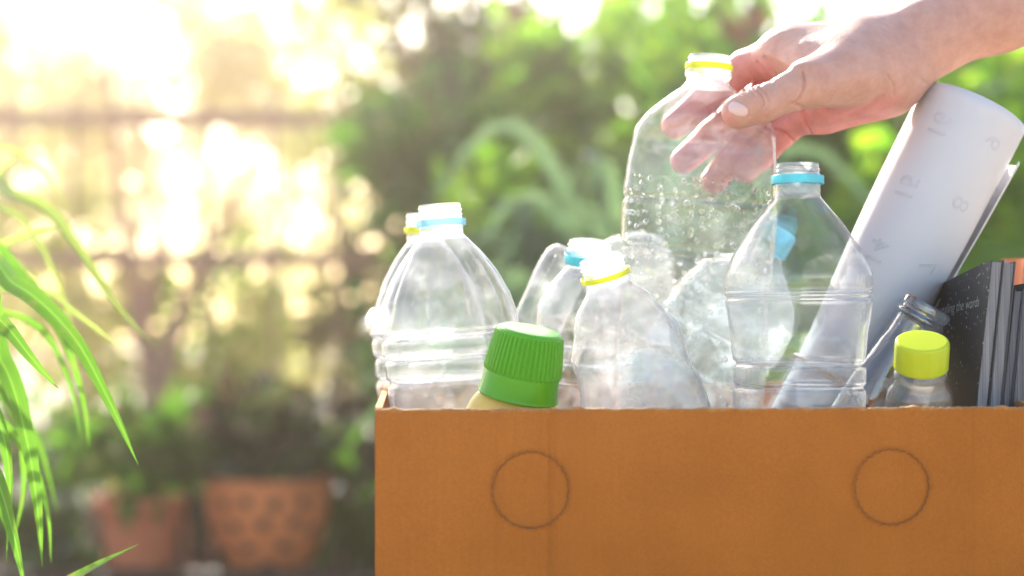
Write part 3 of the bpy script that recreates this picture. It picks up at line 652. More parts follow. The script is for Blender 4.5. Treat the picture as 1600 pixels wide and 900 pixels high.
# ------------------------------------------------------------------ bottles
def ridged(p, rng, k, n=7):
    v = np.zeros(len(p))
    for _ in range(n):
        d = rng.normal(size=3); d /= np.linalg.norm(d); v += np.sin(p @ (d * k * rng.uniform(.6, 1.4)) + rng.uniform(0, 6.28))
    return v / math.sqrt(n)
def bottle_body(prof, H, s, nsq=2.0, depth=1.0, crumple=0.0, ck=60, seed=0, thread=True, flutes=(0, 0, 0, 0), cr_from=60,
                seg=144, closed_top=False, ribs=None, soft=1.2):
    d = np.unique(np.concatenate([np.arange(0, 60, 1.0), np.arange(60, H, 3.0), [H]]))
    pd = np.array([q[0] for q in prof]); pr = np.array([q[1] for q in prof]); r = np.interp(d, pd, pr)
    # light smoothing
    rf = np.interp(np.arange(0, H + 1), pd, pr); kk = np.exp(-.5 * (np.arange(-6, 7) / soft) ** 2); kk /= kk.sum()
    rf = np.convolve(np.pad(rf, 6, mode='edge'), kk, 'valid'); r = np.interp(d, np.arange(len(rf)), rf)
    th = np.arange(seg) * 2 * math.pi / seg; D, T = np.meshgrid(d, th, indexing='ij'); R = np.repeat(r[:, None], seg, 1)
    w_ = np.clip((D - 50) / 90, 0, 1); n_ = 2 + (nsq - 2) * w_
    f = (np.abs(np.cos(T)) ** n_ + np.abs(np.sin(T)) ** n_) ** (-1 / n_)
    R = R * f
    if thread: R += np.where(D < 20, 1.7 * np.clip(np.sin(2 * math.pi * D / 8.0 - T), 0, 1) * np.clip((D - 2) / 3, 0, 1) * np.clip((20 - D) / 3, 0, 1), 0)
    if ribs:
        for (c, wd, a) in ribs: R += a * np.exp(-((D - c) / wd) ** 2)
    fk, fa, f0, f1 = flutes
    if fk: R += fa * 1.6 * (np.abs(np.cos(fk * T / 2)) - .6) * np.clip((D - f0) / 25, 0, 1) * np.clip((f1 - D) / 25, 0, 1)
    R *= s
    dep = 1 + (depth - 1) * w_
    X = R * np.cos(T); Y = R * np.sin(T) * dep; Z = (H - D) * s
    V = np.stack([X, Y, Z], -1).reshape(-1, 3)
    if crumple:
        rng = np.random.default_rng(seed)
        a = ridged(V, rng, ck); b = ridged(V, rng, ck * 1.9); c = ridged(V, rng, ck * .5)
        disp = -crumple * (1 - np.abs(a)).clip(0, 1) ** 2 * .6 - crumple * .35 * np.abs(b) + crumple * .8 * c * .5
        wv = np.clip((D - cr_from) / 50, 0, 1).reshape(-1)
        rad = V[:, :2] / np.maximum(1e-6, np.linalg.norm(V[:, :2], axis=1, keepdims=True))
        V[:, :2] += rad * (disp * wv)[:, None]
    n = len(d); i, k = np.meshgrid(np.arange(n - 1), np.arange(seg), indexing='ij'); k2 = (k + 1) % seg
    F = np.stack([i * seg + k, (i + 1) * seg + k, (i + 1) * seg + k2, i * seg + k2], -1).reshape(-1, 4)
    # bottom: dished
    k0 = (n - 1) * seg; last = V[k0:k0 + seg]; extra = []; F2 = []
    for j, (q, dz) in enumerate(((.85, -.002), (.5, .006), (.02, .012))):
        c = last.copy(); c[:, :2] *= q; c[:, 2] += dz + .002; extra.append(c)
        a = k0 + j * seg; kx = np.arange(seg); F2.append(np.stack([a + kx, a + seg + kx, a + seg + (kx + 1) % seg, a + (kx + 1) % seg], -1))
    V = np.vstack([V] + extra); F = np.vstack([F] + F2)
    if closed_top:
        t0 = len(V); top = V[:seg].copy(); top[:, :2] *= .02; top[:, 2] -= .004; V = np.vstack([V, top]); kx = np.arange(seg)
        F = np.vstack([F, np.stack([kx, (kx + 1) % seg, t0 + (kx + 1) % seg, t0 + kx], -1)])
    return V, F
def necked(ob, H, s, d=52):
    ob.data.materials.append(NECK); i = len(ob.data.materials) - 1; n = len(ob.data.polygons)
    c = np.zeros(n * 3); ob.data.polygons.foreach_get('center', c); z = c.reshape(-1, 3)[:, 2]
    mi = np.zeros(n, dtype=np.int32); ob.data.polygons.foreach_get('material_index', mi); mi[z > (H - d) * s] = i
    ob.data.polygons.foreach_set('material_index', mi); return ob
def place(name, label, cat, top, axis_px, lean_y, H, s, spin=0.0, group=None):
    """axis_px: (dx, dy) picture direction from the base to the mouth; lean_y: tilt away (+) or towards (-) the camera"""
    ax = Vector((axis_px[0], lean_y, -axis_px[1])).normalized()
    q = Vector((0, 0, 1)).rotation_difference(ax) @ Quaternion((0, 0, 1), spin)
    return empty(name, top - ax * H * s, label, cat, group, q)
def band(d0, d1, r, H, s, seg=72, wob=0.0, wall=1.3):
    pr = [(r - wall, d1), (r - .2, d1), (r, d1 - .8), (r, d0 + .8), (r - .2, d0), (r - wall, d0), (r - wall, d1)]
    return lathe([(a * s, (H - b) * s) for a, b in pr], seg)
def ribbed_cap(r, h, nribs, z0, s, rib=0.8, skirt=None, seg=240, flat=.86, rib_to=0.0):
    """closed cap, top at z0+h (px units); ribs run from rib_to up"""
    pr = [(r * .985, 0), (r, 1), (r, h * .35), (r, h * .8), (r * .985, h - 3), (r * .96, h - 1.2), (r * flat, h), (r * .5, h + .3), (.01, h + .3)]
    pr2 = []
    for i in range(len(pr) - 1):
        a, b = pr[i], pr[i + 1]; n = 5
        for j in range(n): pr2.append((a[0] + (b[0] - a[0]) * j / n, a[1] + (b[1] - a[1]) * j / n))
    pr2.append(pr[-1])
    def rf(rr, z, th):
        zz = z / s - z0; wv = min(1, max(0, (zz - rib_to) / 2)) * min(1, max(0, (h - 3 - zz) / 3))
        return rr + rib * s * wv * np.clip(np.cos(nribs * th) * 1.6, -1, 1)
    return lathe([(a * s, (b + z0) * s) for a, b in pr2], seg, rf)

PET = plastic_clear('clear_plastic', (.985, .99, 1.0), haze=.022, edge=1.0, creases=.24, refr=.24, ior=1.09, crease_glint=.6)
NECK = plastic_clear('neck_plastic', (.97, .98, 1.0), haze=.26, edge=.8, creases=.2, refr=.5, ior=1.12, refl=1.6)
PET_MILKY = plastic_clear('milky_clear_plastic', (.985, .99, 1.0), haze=.025, edge=1.0, creases=.32, refr=.22, ior=1.09, crease_glint=.6)
PET_BUB = plastic_clear('dimpled_clear_plastic', (.97, .98, .97), haze=.015, edge=.7, refr=.6, ior=1.14, bub=.8, bubscale=165, creases=.08, crease_glint=.15)
PET_SMALL = plastic_clear('small_clear_plastic', (.96, .97, .98), haze=.05, edge=.3, creases=.15, refr=.3, ior=1.08)
GLASS = plastic_clear('jar_glass', (.90, .93, .93), haze=.03, edge=.5, refr=.7, ior=1.2, creases=.10, bmp=.25, refl=2.6)
YEL_RING = ring_plastic('yellow_ring', (.93, .95, .04), .4)
CYAN_RING = ring_plastic('cyan_ring', (.18, .85, .93), .4)
PET_BLUE = plastic_clear('blue_tinted_plastic', (.84, .94, 1.0), haze=.05, edge=1.0, creases=.42, refr=.15, ior=1.08, crease_glint=.8, bmp=.5)
BLUE_RING = ring_plastic('pale_blue_ring', (.50, .82, .95), .5, .25)
BLUE_CAP = ring_plastic('blue_cap', (.25, .78, .95), .5)

def build_bottles():
    # A: left bottle
    Y = .105; s = S(Y); H = 715
    A = [(0, 33), (20, 34), (22, 35), (48, 34), (54, 40), (75, 58), (110, 80), (145, 96), (180, 105), (198, 107), (204, 99), (210, 104), (230, 104), (236, 96), (242, 102), (266, 101), (272, 94), (278, 99), (330, 98), (690, 98), (712, 88), (715, 80)]
    r = place('plastic_bottle', 'large clear bottle with pale blue neck ring in the left corner of the box', 'bottle', P(687, 320, Y), (-.075, -1), .03, H, s, .4)
    V, F = bottle_body(A, H, s, 2.5, .9, .0036, 70, 1, flutes=(14, 2.6, 70, 200), cr_from=190); necked(mk('body', V, F, PET, r), H, s)
    mk('neck_ring', *band(24, 34, 39, H, s), BLUE_RING, r)
    # B: bottle behind A
    Y = .20; s = S(Y); H = 700
    r = place('plastic_bottle', 'clear bottle with yellow neck ring half hidden behind the leftmost one', 'bottle', P(664, 333, Y), (-.03, -1), 0, H * .95, s, .2)
    Bp = [(q[0], q[1] * .86) for q in A]
    V, F = bottle_body([(a * .95, b) for a, b in Bp], H * .95, s, 2.4, .9, .002, 70, 5); necked(mk('body', V, F, PET, r), H * .95, s)
    mk('neck_ring', *band(22, 31, 33.5, H * .95, s), YEL_RING, r)
    # H: right bottle
    Y = .045; s = S(Y); H = 750
    Hp = [(0, 33), (18, 34), (34, 35), (48, 35), (54, 37), (60, 42), (93, 67), (118, 82), (141, 96), (160, 104), (174, 108.5), (194, 109), (199, 106), (204, 110), (209, 103), (214, 108), (240, 107), (300, 104), (306, 104), (311, 97), (317, 104.5), (343, 103.5), (348, 98), (354, 103.5), (380, 102), (720, 102), (748, 92), (750, 85)]
    r = place('plastic_bottle', 'tall upright clear bottle with bright cyan neck ring in front of the paper roll', 'bottle', P(1246, 256, Y), (0.0, -1), .02, H, s, math.pi / 8 * 0 + .25)
    V, F = bottle_body(Hp, H, s, 2.7, .95, .0030, 55, 9, cr_from=215, flutes=(8, 1.6, 60, 190)); necked(mk('body', V, F, PET, r), H, s)
    mk('neck_ring', *band(19, 32, 41, H, s), CYAN_RING, r)
    # F: centre bottle, leaning left, crumpled
    Y = .04; s = S(Y); H = 600
    Fp = [(0, 34), (28, 35), (46, 35), (54, 40), (75, 62), (100, 78), (130, 92), (165, 101), (200, 104), (260, 105), (H - 20, 100), (H, 85)]
    r = place('plastic_bottle', 'crumpled milky bottle with yellow neck ring leaning left in the middle', 'bottle', P(938, 402, Y), (-.30, -1), -.16, H, s, .1)
    V, F = bottle_body(Fp, H, s, 2.2, .85, .0050, 48, 12, cr_from=60); necked(mk('body', V, F, PET_MILKY, r), H, s)
    mk('neck_ring', *band(26, 34, 40, H, s), YEL_RING, r)
    # D: bottle with blue ring behind the ribbed cap
    Y = .145; s = S(Y); H = 620
    Dp = [(0, 33), (40, 34), (48, 40), (75, 62), (110, 80), (150, 86), (200, 87), (H - 10, 84), (H, 75)]
    r = place('plastic_bottle', 'clear bottle with blue neck ring just right of the green ribbed cap', 'bottle', P(922, 378, Y), (.06, -1), -.22, H, s, .1)
    V, F = bottle_body(Dp, H, s, 2.2, .75, .003, 60, 15, ribs=[(155, 4, -4), (185, 4, -4), (215, 4, -4)], cr_from=60); necked(mk('body', V, F, PET_MILKY, r), H, s)
    mk('neck_ring', *band(20, 34, 39, H, s), CYAN_RING, r)
    # E: upturned ribbed bottle end
    Y = .245; s = S(Y); H = 560
    Ep = [(0, 30), (4, 42), (12, 52), (25, 58), (45, 61), (90, 62), (H, 60)]
    r = place('plastic_bottle', 'upturned clear bottle with a ribbed round end behind the held one', 'bottle', P(985, 367, Y), (-.12, -1), -.1, H, s)
    V, F = bottle_body(Ep, H, s, 2.0, .75, .0012, 80, 17, thread=False, closed_top=True, cr_from=10, ribs=[(30 + 14 * i, 3, -2.2) for i in range(7)]); mk('body', V, F, PET_MILKY, r)
    # E2: pale bottle behind D
    Y = .235; s = S(Y); H = 470
    r = place('plastic_bottle', 'pale upturned bottle leaning right behind the one with the blue ring', 'bottle', P(893, 392, Y), (.42, -.9), .05, H, s)
    V, F = bottle_body([(0, 26), (5, 32), (14, 37), (40, 40), (H, 42)], H, s, 2.0, .7, .001, 80, 18, thread=False, closed_top=True, cr_from=10); mk('body', V, F, PET_MILKY, r)
    # I: crumpled bottle with blue cap
    Y = .215; s = S(Y); H = 560
    Ip = [(0, 22), (30, 23), (38, 26), (60, 48), (90, 76), (130, 96), (180, 100), (H - 10, 90), (H, 80)]
    r = place('plastic_bottle', 'crumpled bottle with light blue cap leaning right between two taller ones', 'bottle', P(1216, 366, Y), (.50, -.87), .02, H, s)
    V, F = bottle_body(Ip, H, s, 2.2, .62, .006, 60, 19, cr_from=40, ribs=[(190, 4, -4), (250, 4, -4), (330, 4, -4)]); mk('body', V, F, PET_BLUE, r)
    V, F = ribbed_cap(28, 40, 40, H - 32, s, .6); mk('cap', V, F, BLUE_CAP, r)
    # G: held bottle
    Y = .125; s = S(Y); H = 650
    Gp = [(0, 31), (4, 33), (10, 33), (22, 34), (24, 37), (34, 37), (38, 33.5), (44, 35), (52, 42), (62, 56), (75, 72), (88, 88), (100, 101), (112, 109), (122, 112.5), (140, 114.5), (165, 118), (200, 120), (224, 121), (229, 117), (234, 121), (300, 121), (306, 117), (312, 120), (318, 117), (324, 120), (620, 118), (648, 105), (650, 95)]
    r = place('plastic_bottle', 'large dimpled clear bottle with yellow neck ring held by the hand', 'bottle', P(1109, 87, Y), (.065, -1), 0, H, s, .0)
    V, F = bottle_body(Gp, H, s, 2.9, .56, .0026, 45, 23, cr_from=55, seg=200)
    vs = V.copy(); ob = mk('body', V, F, PET_BUB, r)
    # lower part carries the dimples, the shoulder is smooth: second material
    ob.data.materials.append(PET_G2)
    zc = np.zeros(len(ob.data.polygons) * 3); ob.data.polygons.foreach_get('center', zc); zc = zc.reshape(-1, 3)[:, 2]
    ob.data.polygons.foreach_set('material_index', (zc > (H - 195) * s).astype(np.int32))
    necked(ob, H, s, 50)
    mk('neck_ring', *band(14, 23, 37.5, H, s), YEL_RING, r)
    # J: small bottle with yellow-green cap
    Y = .02; s = S(Y); H = 540
    Jp = [(0, 36), (47, 37), (52, 41), (57, 42), (61, 38), (72, 42), (83, 49), (96, 53), (110, 54), (H - 10, 53), (H, 46)]
    r = place('small_bottle', 'small clear bottle with a closed lime yellow cap in the right corner', 'bottle', P(1441, 534, Y), (-.05, -1), -.42, H, s, .3)
    V, F = bottle_body(Jp, H, s, 2.3, .95, .0022, 110, 27, cr_from=90, thread=False); mk('body', V, F, PET_SMALL, r)
    V, F = ribbed_cap(42, 47, 90, H - 45, s, .12, flat=.93); mk('cap', V, F, ring_plastic('lime_cap', (.72, .85, .03), .25), r)
    # K: glass jar bottle leaning right
    Y = .085; s = S(Y); H = 430
    Kp = [(0, 37), (2, 40), (8, 41), (14, 39), (20, 38), (22, 41), (27, 42), (31, 38), (36, 36), (60, 37), (90, 41), (130, 46), (170, 50), (H - 10, 52), (H, 48)]
    r = place('glass_bottle', 'open wide necked glass bottle leaning right against the black magazine', 'bottle', P(1452, 476, Y), (.50, -.87), -.12, H * .8, s)
    V, F = bottle_body([(a if a < 180 else a * .8, b) for a, b in Kp], H * .8, s, 2.0, 1.0, 0.0004, 50, 31, thread=False, ribs=[(12, 2.5, 1.5)])
    ob = mk('body', V, F, GLASS, r)
    # C: fabric conditioner bottle with green cap
    Y = .022; s = S(Y); H = 420
    GREEN = ring_plastic('green_cap', (.11, .50, .002), .15); CREAM = solid('cream_plastic', (.90, .70, .16), (.88, .67, .14), .35, 8, sss=.2)
    r = place('detergent_bottle', 'cream bottle with a ribbed bright green screw cap', 'bottle', P(829, 514, Y), (.185, -.983), -.16, H, s)
    cap = [(62, -1), (64, 0), (64.5, 1.5), (63.5, 5), (62, 15), (60.5, 28), (60, 36), (59.7, 38), (61.5, 39.5), (59.5, 60), (57, 80), (54.5, 96), (53.5, 102), (50.5, 106), (46, 108.5), (36, 109.5), (.01, 109.5)]
    pr = []
    for i in range(len(cap) - 1):
        for j in range(5): pr.append((cap[i][0] + (cap[i + 1][0] - cap[i][0]) * j / 5, cap[i][1] + (cap[i + 1][1] - cap[i][1]) * j / 5))
    pr.append(cap[-1]); z0 = H - 109
    def rf(rr, z, th):
        zz = z / s - z0; wv = min(1, max(0, (zz - 38) / 2)) * min(1, max(0, (103 - zz) / 3))
        return rr + 1.9 * s * wv * (np.clip(np.cos(48 * th) * 1.6, -1, 1) - .5)
    V, F = lathe([(a * s, (b + z0) * s) for a, b in pr], 48 * 12, rf); mk('cap', V, F, GREEN, r)
    pr = [(40, 0), (76, 2), (82, 10), (84, 100), (83, 220), (80, 255), (74, 285), (66, 303), (60, 309), (56, 309.5)]
    V, F = lathe([(a * s, b * s) for a, b in spline_prof(pr)], 96); V[:, 1] *= .62; mk('body', V, F, CREAM, r)
def spline_prof(pr):
    q = spline([(a, b, 0) for a, b in pr], 80); return [(max(.01, a[0]), a[1]) for a in q]
PET_G2 = plastic_clear('smooth_shoulder_plastic', (.985, .99, .985), haze=.012, edge=.9, refr=.12, ior=1.04, creases=.16)
build_bottles()

# ------------------------------------------------------------------ rolled paper
def build_paper():
    Y = .155; s = S(Y)
    top = P(1516, 171, Y); ax = Vector((.448, 0.02, .894)).normalized()
    Lr = (top.z - ZB - .02) / ax.z; base = top - ax * Lr
    m, t, o = nmat('white_paper'); p = N(t, 'ShaderNodeBsdfPrincipled', Roughness=.6); p.inputs['Base Color'].default_value = (.86, .84, .85, 1)
    t.links.new(bump(t, noise(t, 25, 3), .12, .004), p.inputs['Normal'])
    tl = N(t, 'ShaderNodeBsdfTranslucent'); tl.inputs[0].default_value = (.85, .83, .84, 1)
    mx = N(t, 'ShaderNodeMixShader'); mx.inputs[0].default_value = .18
    t.links.new(p.outputs[0], mx.inputs[1]); t.links.new(tl.outputs[0], mx.inputs[2]); t.links.new(mx.outputs[0], o.inputs[0])
    q = Vector((0, 0, 1)).rotation_difference(ax)
    root = empty('paper_roll', base, 'white rolled calendar sheet with a rubber band leaning under the wrist', 'paper', None, q)
    R0 = 84 * s * .985
    def rad(th, z):      # spiral, th from 0 (outer edge) inward
        u = z / Lr; squeeze = 1 - .16 * math.exp(-((z - ZBAND) / .09) ** 2)
        return (R0 - .0010 * th / (2 * math.pi)) * squeeze
    ZBAND = Lr - (600 - 171) * s / .894
    nt_, nz = 260, 60; T0 = math.radians(-8); turns = 2.4
    V = []; F = []
    for i in range(nt_):
        th = turns * 2 * math.pi * i / (nt_ - 1)
        for k in range(nz):
            z = Lr * k / (nz - 1); r = rad(th, z); lift = .006 * math.exp(-th / .35) * max(0, (z - ZBAND) / Lr + .1)
            a = T0 - th; zz = z + .0035 * math.sin(th * .5 + 1) * k / (nz - 1) * (1 if k > nz - 10 else 0) 
            V.append(((r + lift) * math.cos(a), (r + lift) * math.sin(a), zz))
    for i in range(nt_ - 1):
        for k in range(nz - 1): F.append((i * nz + k, i * nz + k + 1, (i + 1) * nz + k + 1, (i + 1) * nz + k))
    ob = mk('sheet', np.array(V), np.array(F), m, root); sd = ob.modifiers.new('thickness', 'SOLIDIFY'); sd.thickness = .0003
    # loose second sheet at the right
    V = []; F = []; 
    for i in range(90):
        th = math.radians(-13 + i * 1.6)
        for k in range(nz):
            z = Lr * k / (nz - 1) * .955; u = max(0, (z - ZBAND) / (Lr - ZBAND))
            r = rad(0, z) + .0012 + .013 * u * math.exp(-((math.degrees(th) - 10) / 40) ** 2)
            V.append((r * math.cos(th), r * math.sin(th) + .004 * u, z))
    for i in range(89):
        for k in range(nz - 1): F.append((i * nz + k, (i + 1) * nz + k, (i + 1) * nz + k + 1, i * nz + k + 1))
    ob = mk('sheet', np.array(V), np.array(F), m, root); sd = ob.modifiers.new('thickness', 'SOLIDIFY'); sd.thickness = .0003
    # rubber band
    rb = solid('rubber_band', (.34, .14, .05), None, .5); pts = []
    for i in range(49):
        th = 2 * math.pi * i / 48; r = rad(0, ZBAND) + .0016 + .0015 * max(0, math.cos(th)) ; pts.append((r * math.cos(th), r * math.sin(th), ZBAND - .007 * math.cos(th)))
    mk('rubber_band', *tube(pts, .0017, 8), rb, root)
    ink = solid('show_through_ink', (.76, .745, .765), None, .7)
    qi = q.inverted()
    def glyph(txt, px, py, size, parent):
        cu = bpy.data.curves.new('number', 'FONT'); cu.body = txt; cu.size = size; cu.align_x = 'CENTER'; cu.align_y = 'CENTER'
        tmp = bpy.data.objects.new('number_tmp', cu); COL.objects.link(tmp); dg = bpy.context.evaluated_depsgraph_get()
        me = bpy.data.meshes.new_from_object(tmp.evaluated_get(dg)); bpy.data.objects.remove(tmp)
        bm = bmesh.new(); bm.from_mesh(me); bmesh.ops.triangulate(bm, faces=bm.faces)
        bmesh.ops.subdivide_edges(bm, edges=[e for e in bm.edges if e.calc_length() > size * .15], cuts=2); bmesh.ops.triangulate(bm, faces=bm.faces)
        # where the glyph centre sits on the roll
        wp = P(px, py, Y - 84 * s * .9); lp = qi @ (wp - base); a0 = math.atan2(lp.y, lp.x)
        xx = max(-.95, min(.95, lp.x / R0)); a0 = -math.acos(xx); z0 = lp.z
        for v in bm.verts:
            tx, ty = v.co.x, v.co.y      # text x runs up the roll, text y to the right: mirrored show-through
            a = a0 + ty / R0; z = z0 + tx; r = rad(0, z) + .00035
            v.co = Vector((r * math.cos(a), r * math.sin(a), z))
        bm.to_mesh(me); bm.free(); me.materials.append(ink); ob = bpy.data.objects.new('printed_number', me); COL.objects.link(ob); ob.parent = parent
    for txt, px, py in (('16', 1468, 194), ('15', 1416, 292), ('14', 1367, 392), ('9', 1551, 222), ('8', 1500, 319), ('7', 1449, 416)):
        glyph(txt, px, py, .021, root)
build_paper()

# ------------------------------------------------------------------ magazines
def build_magazines():
    blk, t, o = nmat('black_cover'); p = N(t, 'ShaderNodeBsdfPrincipled', Roughness=.5); p.inputs['Specular IOR Level'].default_value = .3
    tc = t.nodes.new('ShaderNodeTexCoord'); obj = tc.outputs['Object']
    v = t.nodes.new('ShaderNodeTexVoronoi'); v.inputs['Scale'].default_value = 210; t.links.new(obj, v.inputs['Vector'])
    sp = ramp(t, v.outputs['Distance'], [(0.16, 1.0), (0.24, 0.0)])
    msk = ramp(t, noise(t, 30, 5, obj, .7), [(0.47, 0.0), (0.56, 1.0)])
    wv = N(t, 'ShaderNodeTexWave', wave_type='BANDS', bands_direction='Y'); wv.inputs['Scale'].default_value = 55; wv.inputs['Distortion'].default_value = 3; wv.inputs['Detail'].default_value = 3
    t.links.new(obj, wv.inputs['Vector'])
    basec = ramp(t, wv.outputs[0], [(0.0, (.035, .037, .043)), (1.0, (.012, .013, .016))])
    mx = N(t, 'ShaderNodeMixRGB'); t.links.new(mathn(t, 'MULTIPLY', sp, msk), mx.inputs[0]); t.links.new(basec, mx.inputs[1]); mx.inputs[2].default_value = (.5, .52, .42, 1)
    t.links.new(mx.outputs[0], p.inputs['Base Color']); t.links.new(p.outputs[0], o.inputs[0])
    def pages(name, a, b):
        m, t, o = nmat(name); p = N(t, 'ShaderNodeBsdfPrincipled', Roughness=.7)
        tc = t.nodes.new('ShaderNodeTexCoord'); mp = N(t, 'ShaderNodeMapping'); mp.inputs['Scale'].default_value = (1800, 3, 3)
        t.links.new(tc.outputs['Object'], mp.inputs[0]); n = noise(t, 1.0, 3, mp.outputs[0], .8)
        t.links.new(ramp(t, n, [(.35, a), (.65, b)]), p.inputs['Base Color']); t.links.new(bump(t, n, .5, .0005), p.inputs['Normal'])
        t.links.new(p.outputs[0], o.inputs[0]); return m
    PG = pages('page_edges', (.42, .41, .41), (.13, .13, .14)); PG2 = pages('dark_page_edges', (.24, .24, .25), (.07, .07, .08))
    navy = solid('navy_cover', (.05, .07, .12), None, .4); orange = solid('orange_cover', (.65, .16, .04), None, .4); paper = solid('pale_cover', (.62, .68, .74), None, .45)
    grey = solid('grey_cover', (.10, .10, .11), None, .4)
    def mag(label, pxb, pxt, pyt, Yf, thick, cov, pg, depth=.20, droop=.03, curl=.0, text=False, cat='magazine'):
        """stands in the box, page edges to the camera; leaning right. pxb/pxt: left edge of the near end at the box rim / at its top"""
        b = P(pxb, 635, Yf); tp = P(pxt, pyt, Yf); sl = (tp.x - b.x) / (tp.z - b.z)
        x0 = b.x - (b.z - ZB - .006) * sl; h = tp.z - ZB - .006
        root = empty('magazine', (x0, Yf, ZB + .006), label, cat)
        def shell(off0, off1, grow, nm, mat, inset=0.0):
            nz, ny = 26, 22; V = []
            for side in (off0, off1):
                for j in range(ny):
                    v_ = j / (ny - 1); y = inset + v_ * (depth - 2 * inset)
                    for k in range(nz):
                        u = k / (nz - 1); z = (h - droop * v_ ** 1.3 - inset * 1.0) * u
                        x = z * sl + side + curl * (u ** 2) * (1 - v_) * math.sin(min(1, v_ * 3 + .2) * 1.57) - .012 * v_ * v_ * u
                        V.append((x, y, z))
            n0 = ny * nz; F = []
            for j in range(ny - 1):
                for k in range(nz - 1):
                    a = j * nz + k; F += [(a, a + 1, a + nz + 1, a + nz), (n0 + a, n0 + a + nz, n0 + a + nz + 1, n0 + a + 1)]
            for k in range(nz - 1): F += [(k, n0 + k, n0 + k + 1, k + 1), ((ny - 1) * nz + k, (ny - 1) * nz + k + 1, n0 + (ny - 1) * nz + k + 1, n0 + (ny - 1) * nz + k)]
            for j in range(ny - 1):
                a = j * nz + nz - 1; F.append((a, n0 + a, n0 + a + nz, a + nz)); a = j * nz; F.append((a, a + nz, n0 + a + nz, n0 + a))
            return mk(nm, np.array(V), np.array(F), mat, root, False)
        c1 = shell(0, .0006, 0, 'cover', cov); shell(.0009, thick - .0009, 0, 'pages', pg, .0015); shell(thick - .0006, thick, 0, 'cover', cov)
        return root, h, sl, c1
    r, h, sl, c1 = mag('black covered magazine with small white lettering standing at the front', 1524, 1547, 406, .03, .0085, blk, PG, .21, .035, .003)
    # lettering on the cover (faint small line of print)
    ink = solid('pale_cover_print', (.42, .46, .42), None, .5)
    cu = bpy.data.curves.new('line', 'FONT'); cu.body = 'revealing the words'; cu.size = .0105
    tmp = bpy.data.objects.new('line_tmp', cu); COL.objects.link(tmp); dg = bpy.context.evaluated_depsgraph_get()
    me = bpy.data.meshes.new_from_object(tmp.evaluated_get(dg)); bpy.data.objects.remove(tmp)
    zt = P(1530, 470, .06).z - (ZB + .006)
    for v_ in me.vertices:
        y = .125 - v_.co.x * 1.25; z = zt + v_.co.y * 1.0 - .012 + (.125 - y) * .08
        vv = y / .21; u = z / (h - .035 * vv ** 1.3)
        x = z * sl + .003 * (u ** 2) * (1 - vv) * math.sin(min(1, vv * 3 + .2) * 1.57) - .012 * vv * vv * u - .0004
        v_.co = Vector((x, y, z))
    me.materials.append(ink); ob = bpy.data.objects.new('cover_lettering', me); COL.objects.link(ob); ob.parent = c1
    mag('grey paged magazine just right of the black covered one', 1546, 1568, 408, .035, .0085, grey, PG, .20, .03)
    mag('thin dark magazine with shorter pages in the middle of the row', 1567, 1586, 452, .04, .006, navy, PG2, .20, .02)
    mag('dark magazine near the right wall of the box', 1583, 1601, 443, .04, .009, grey, PG2, .20, .02)
    mag('last dark magazine at the right end of the row', 1606, 1624, 438, .045, .008, navy, PG, .20, .02)
    mag('orange covered book standing behind the row of magazines', 1592, 1600, 404, .262, .016, orange, PG, .022, 0, cat='book')
    mag('pale blue booklet behind the black magazine beside the paper roll', 1425, 1462, 422, .262, .018, paper, PG, .022, 0, cat='booklet')
build_magazines()
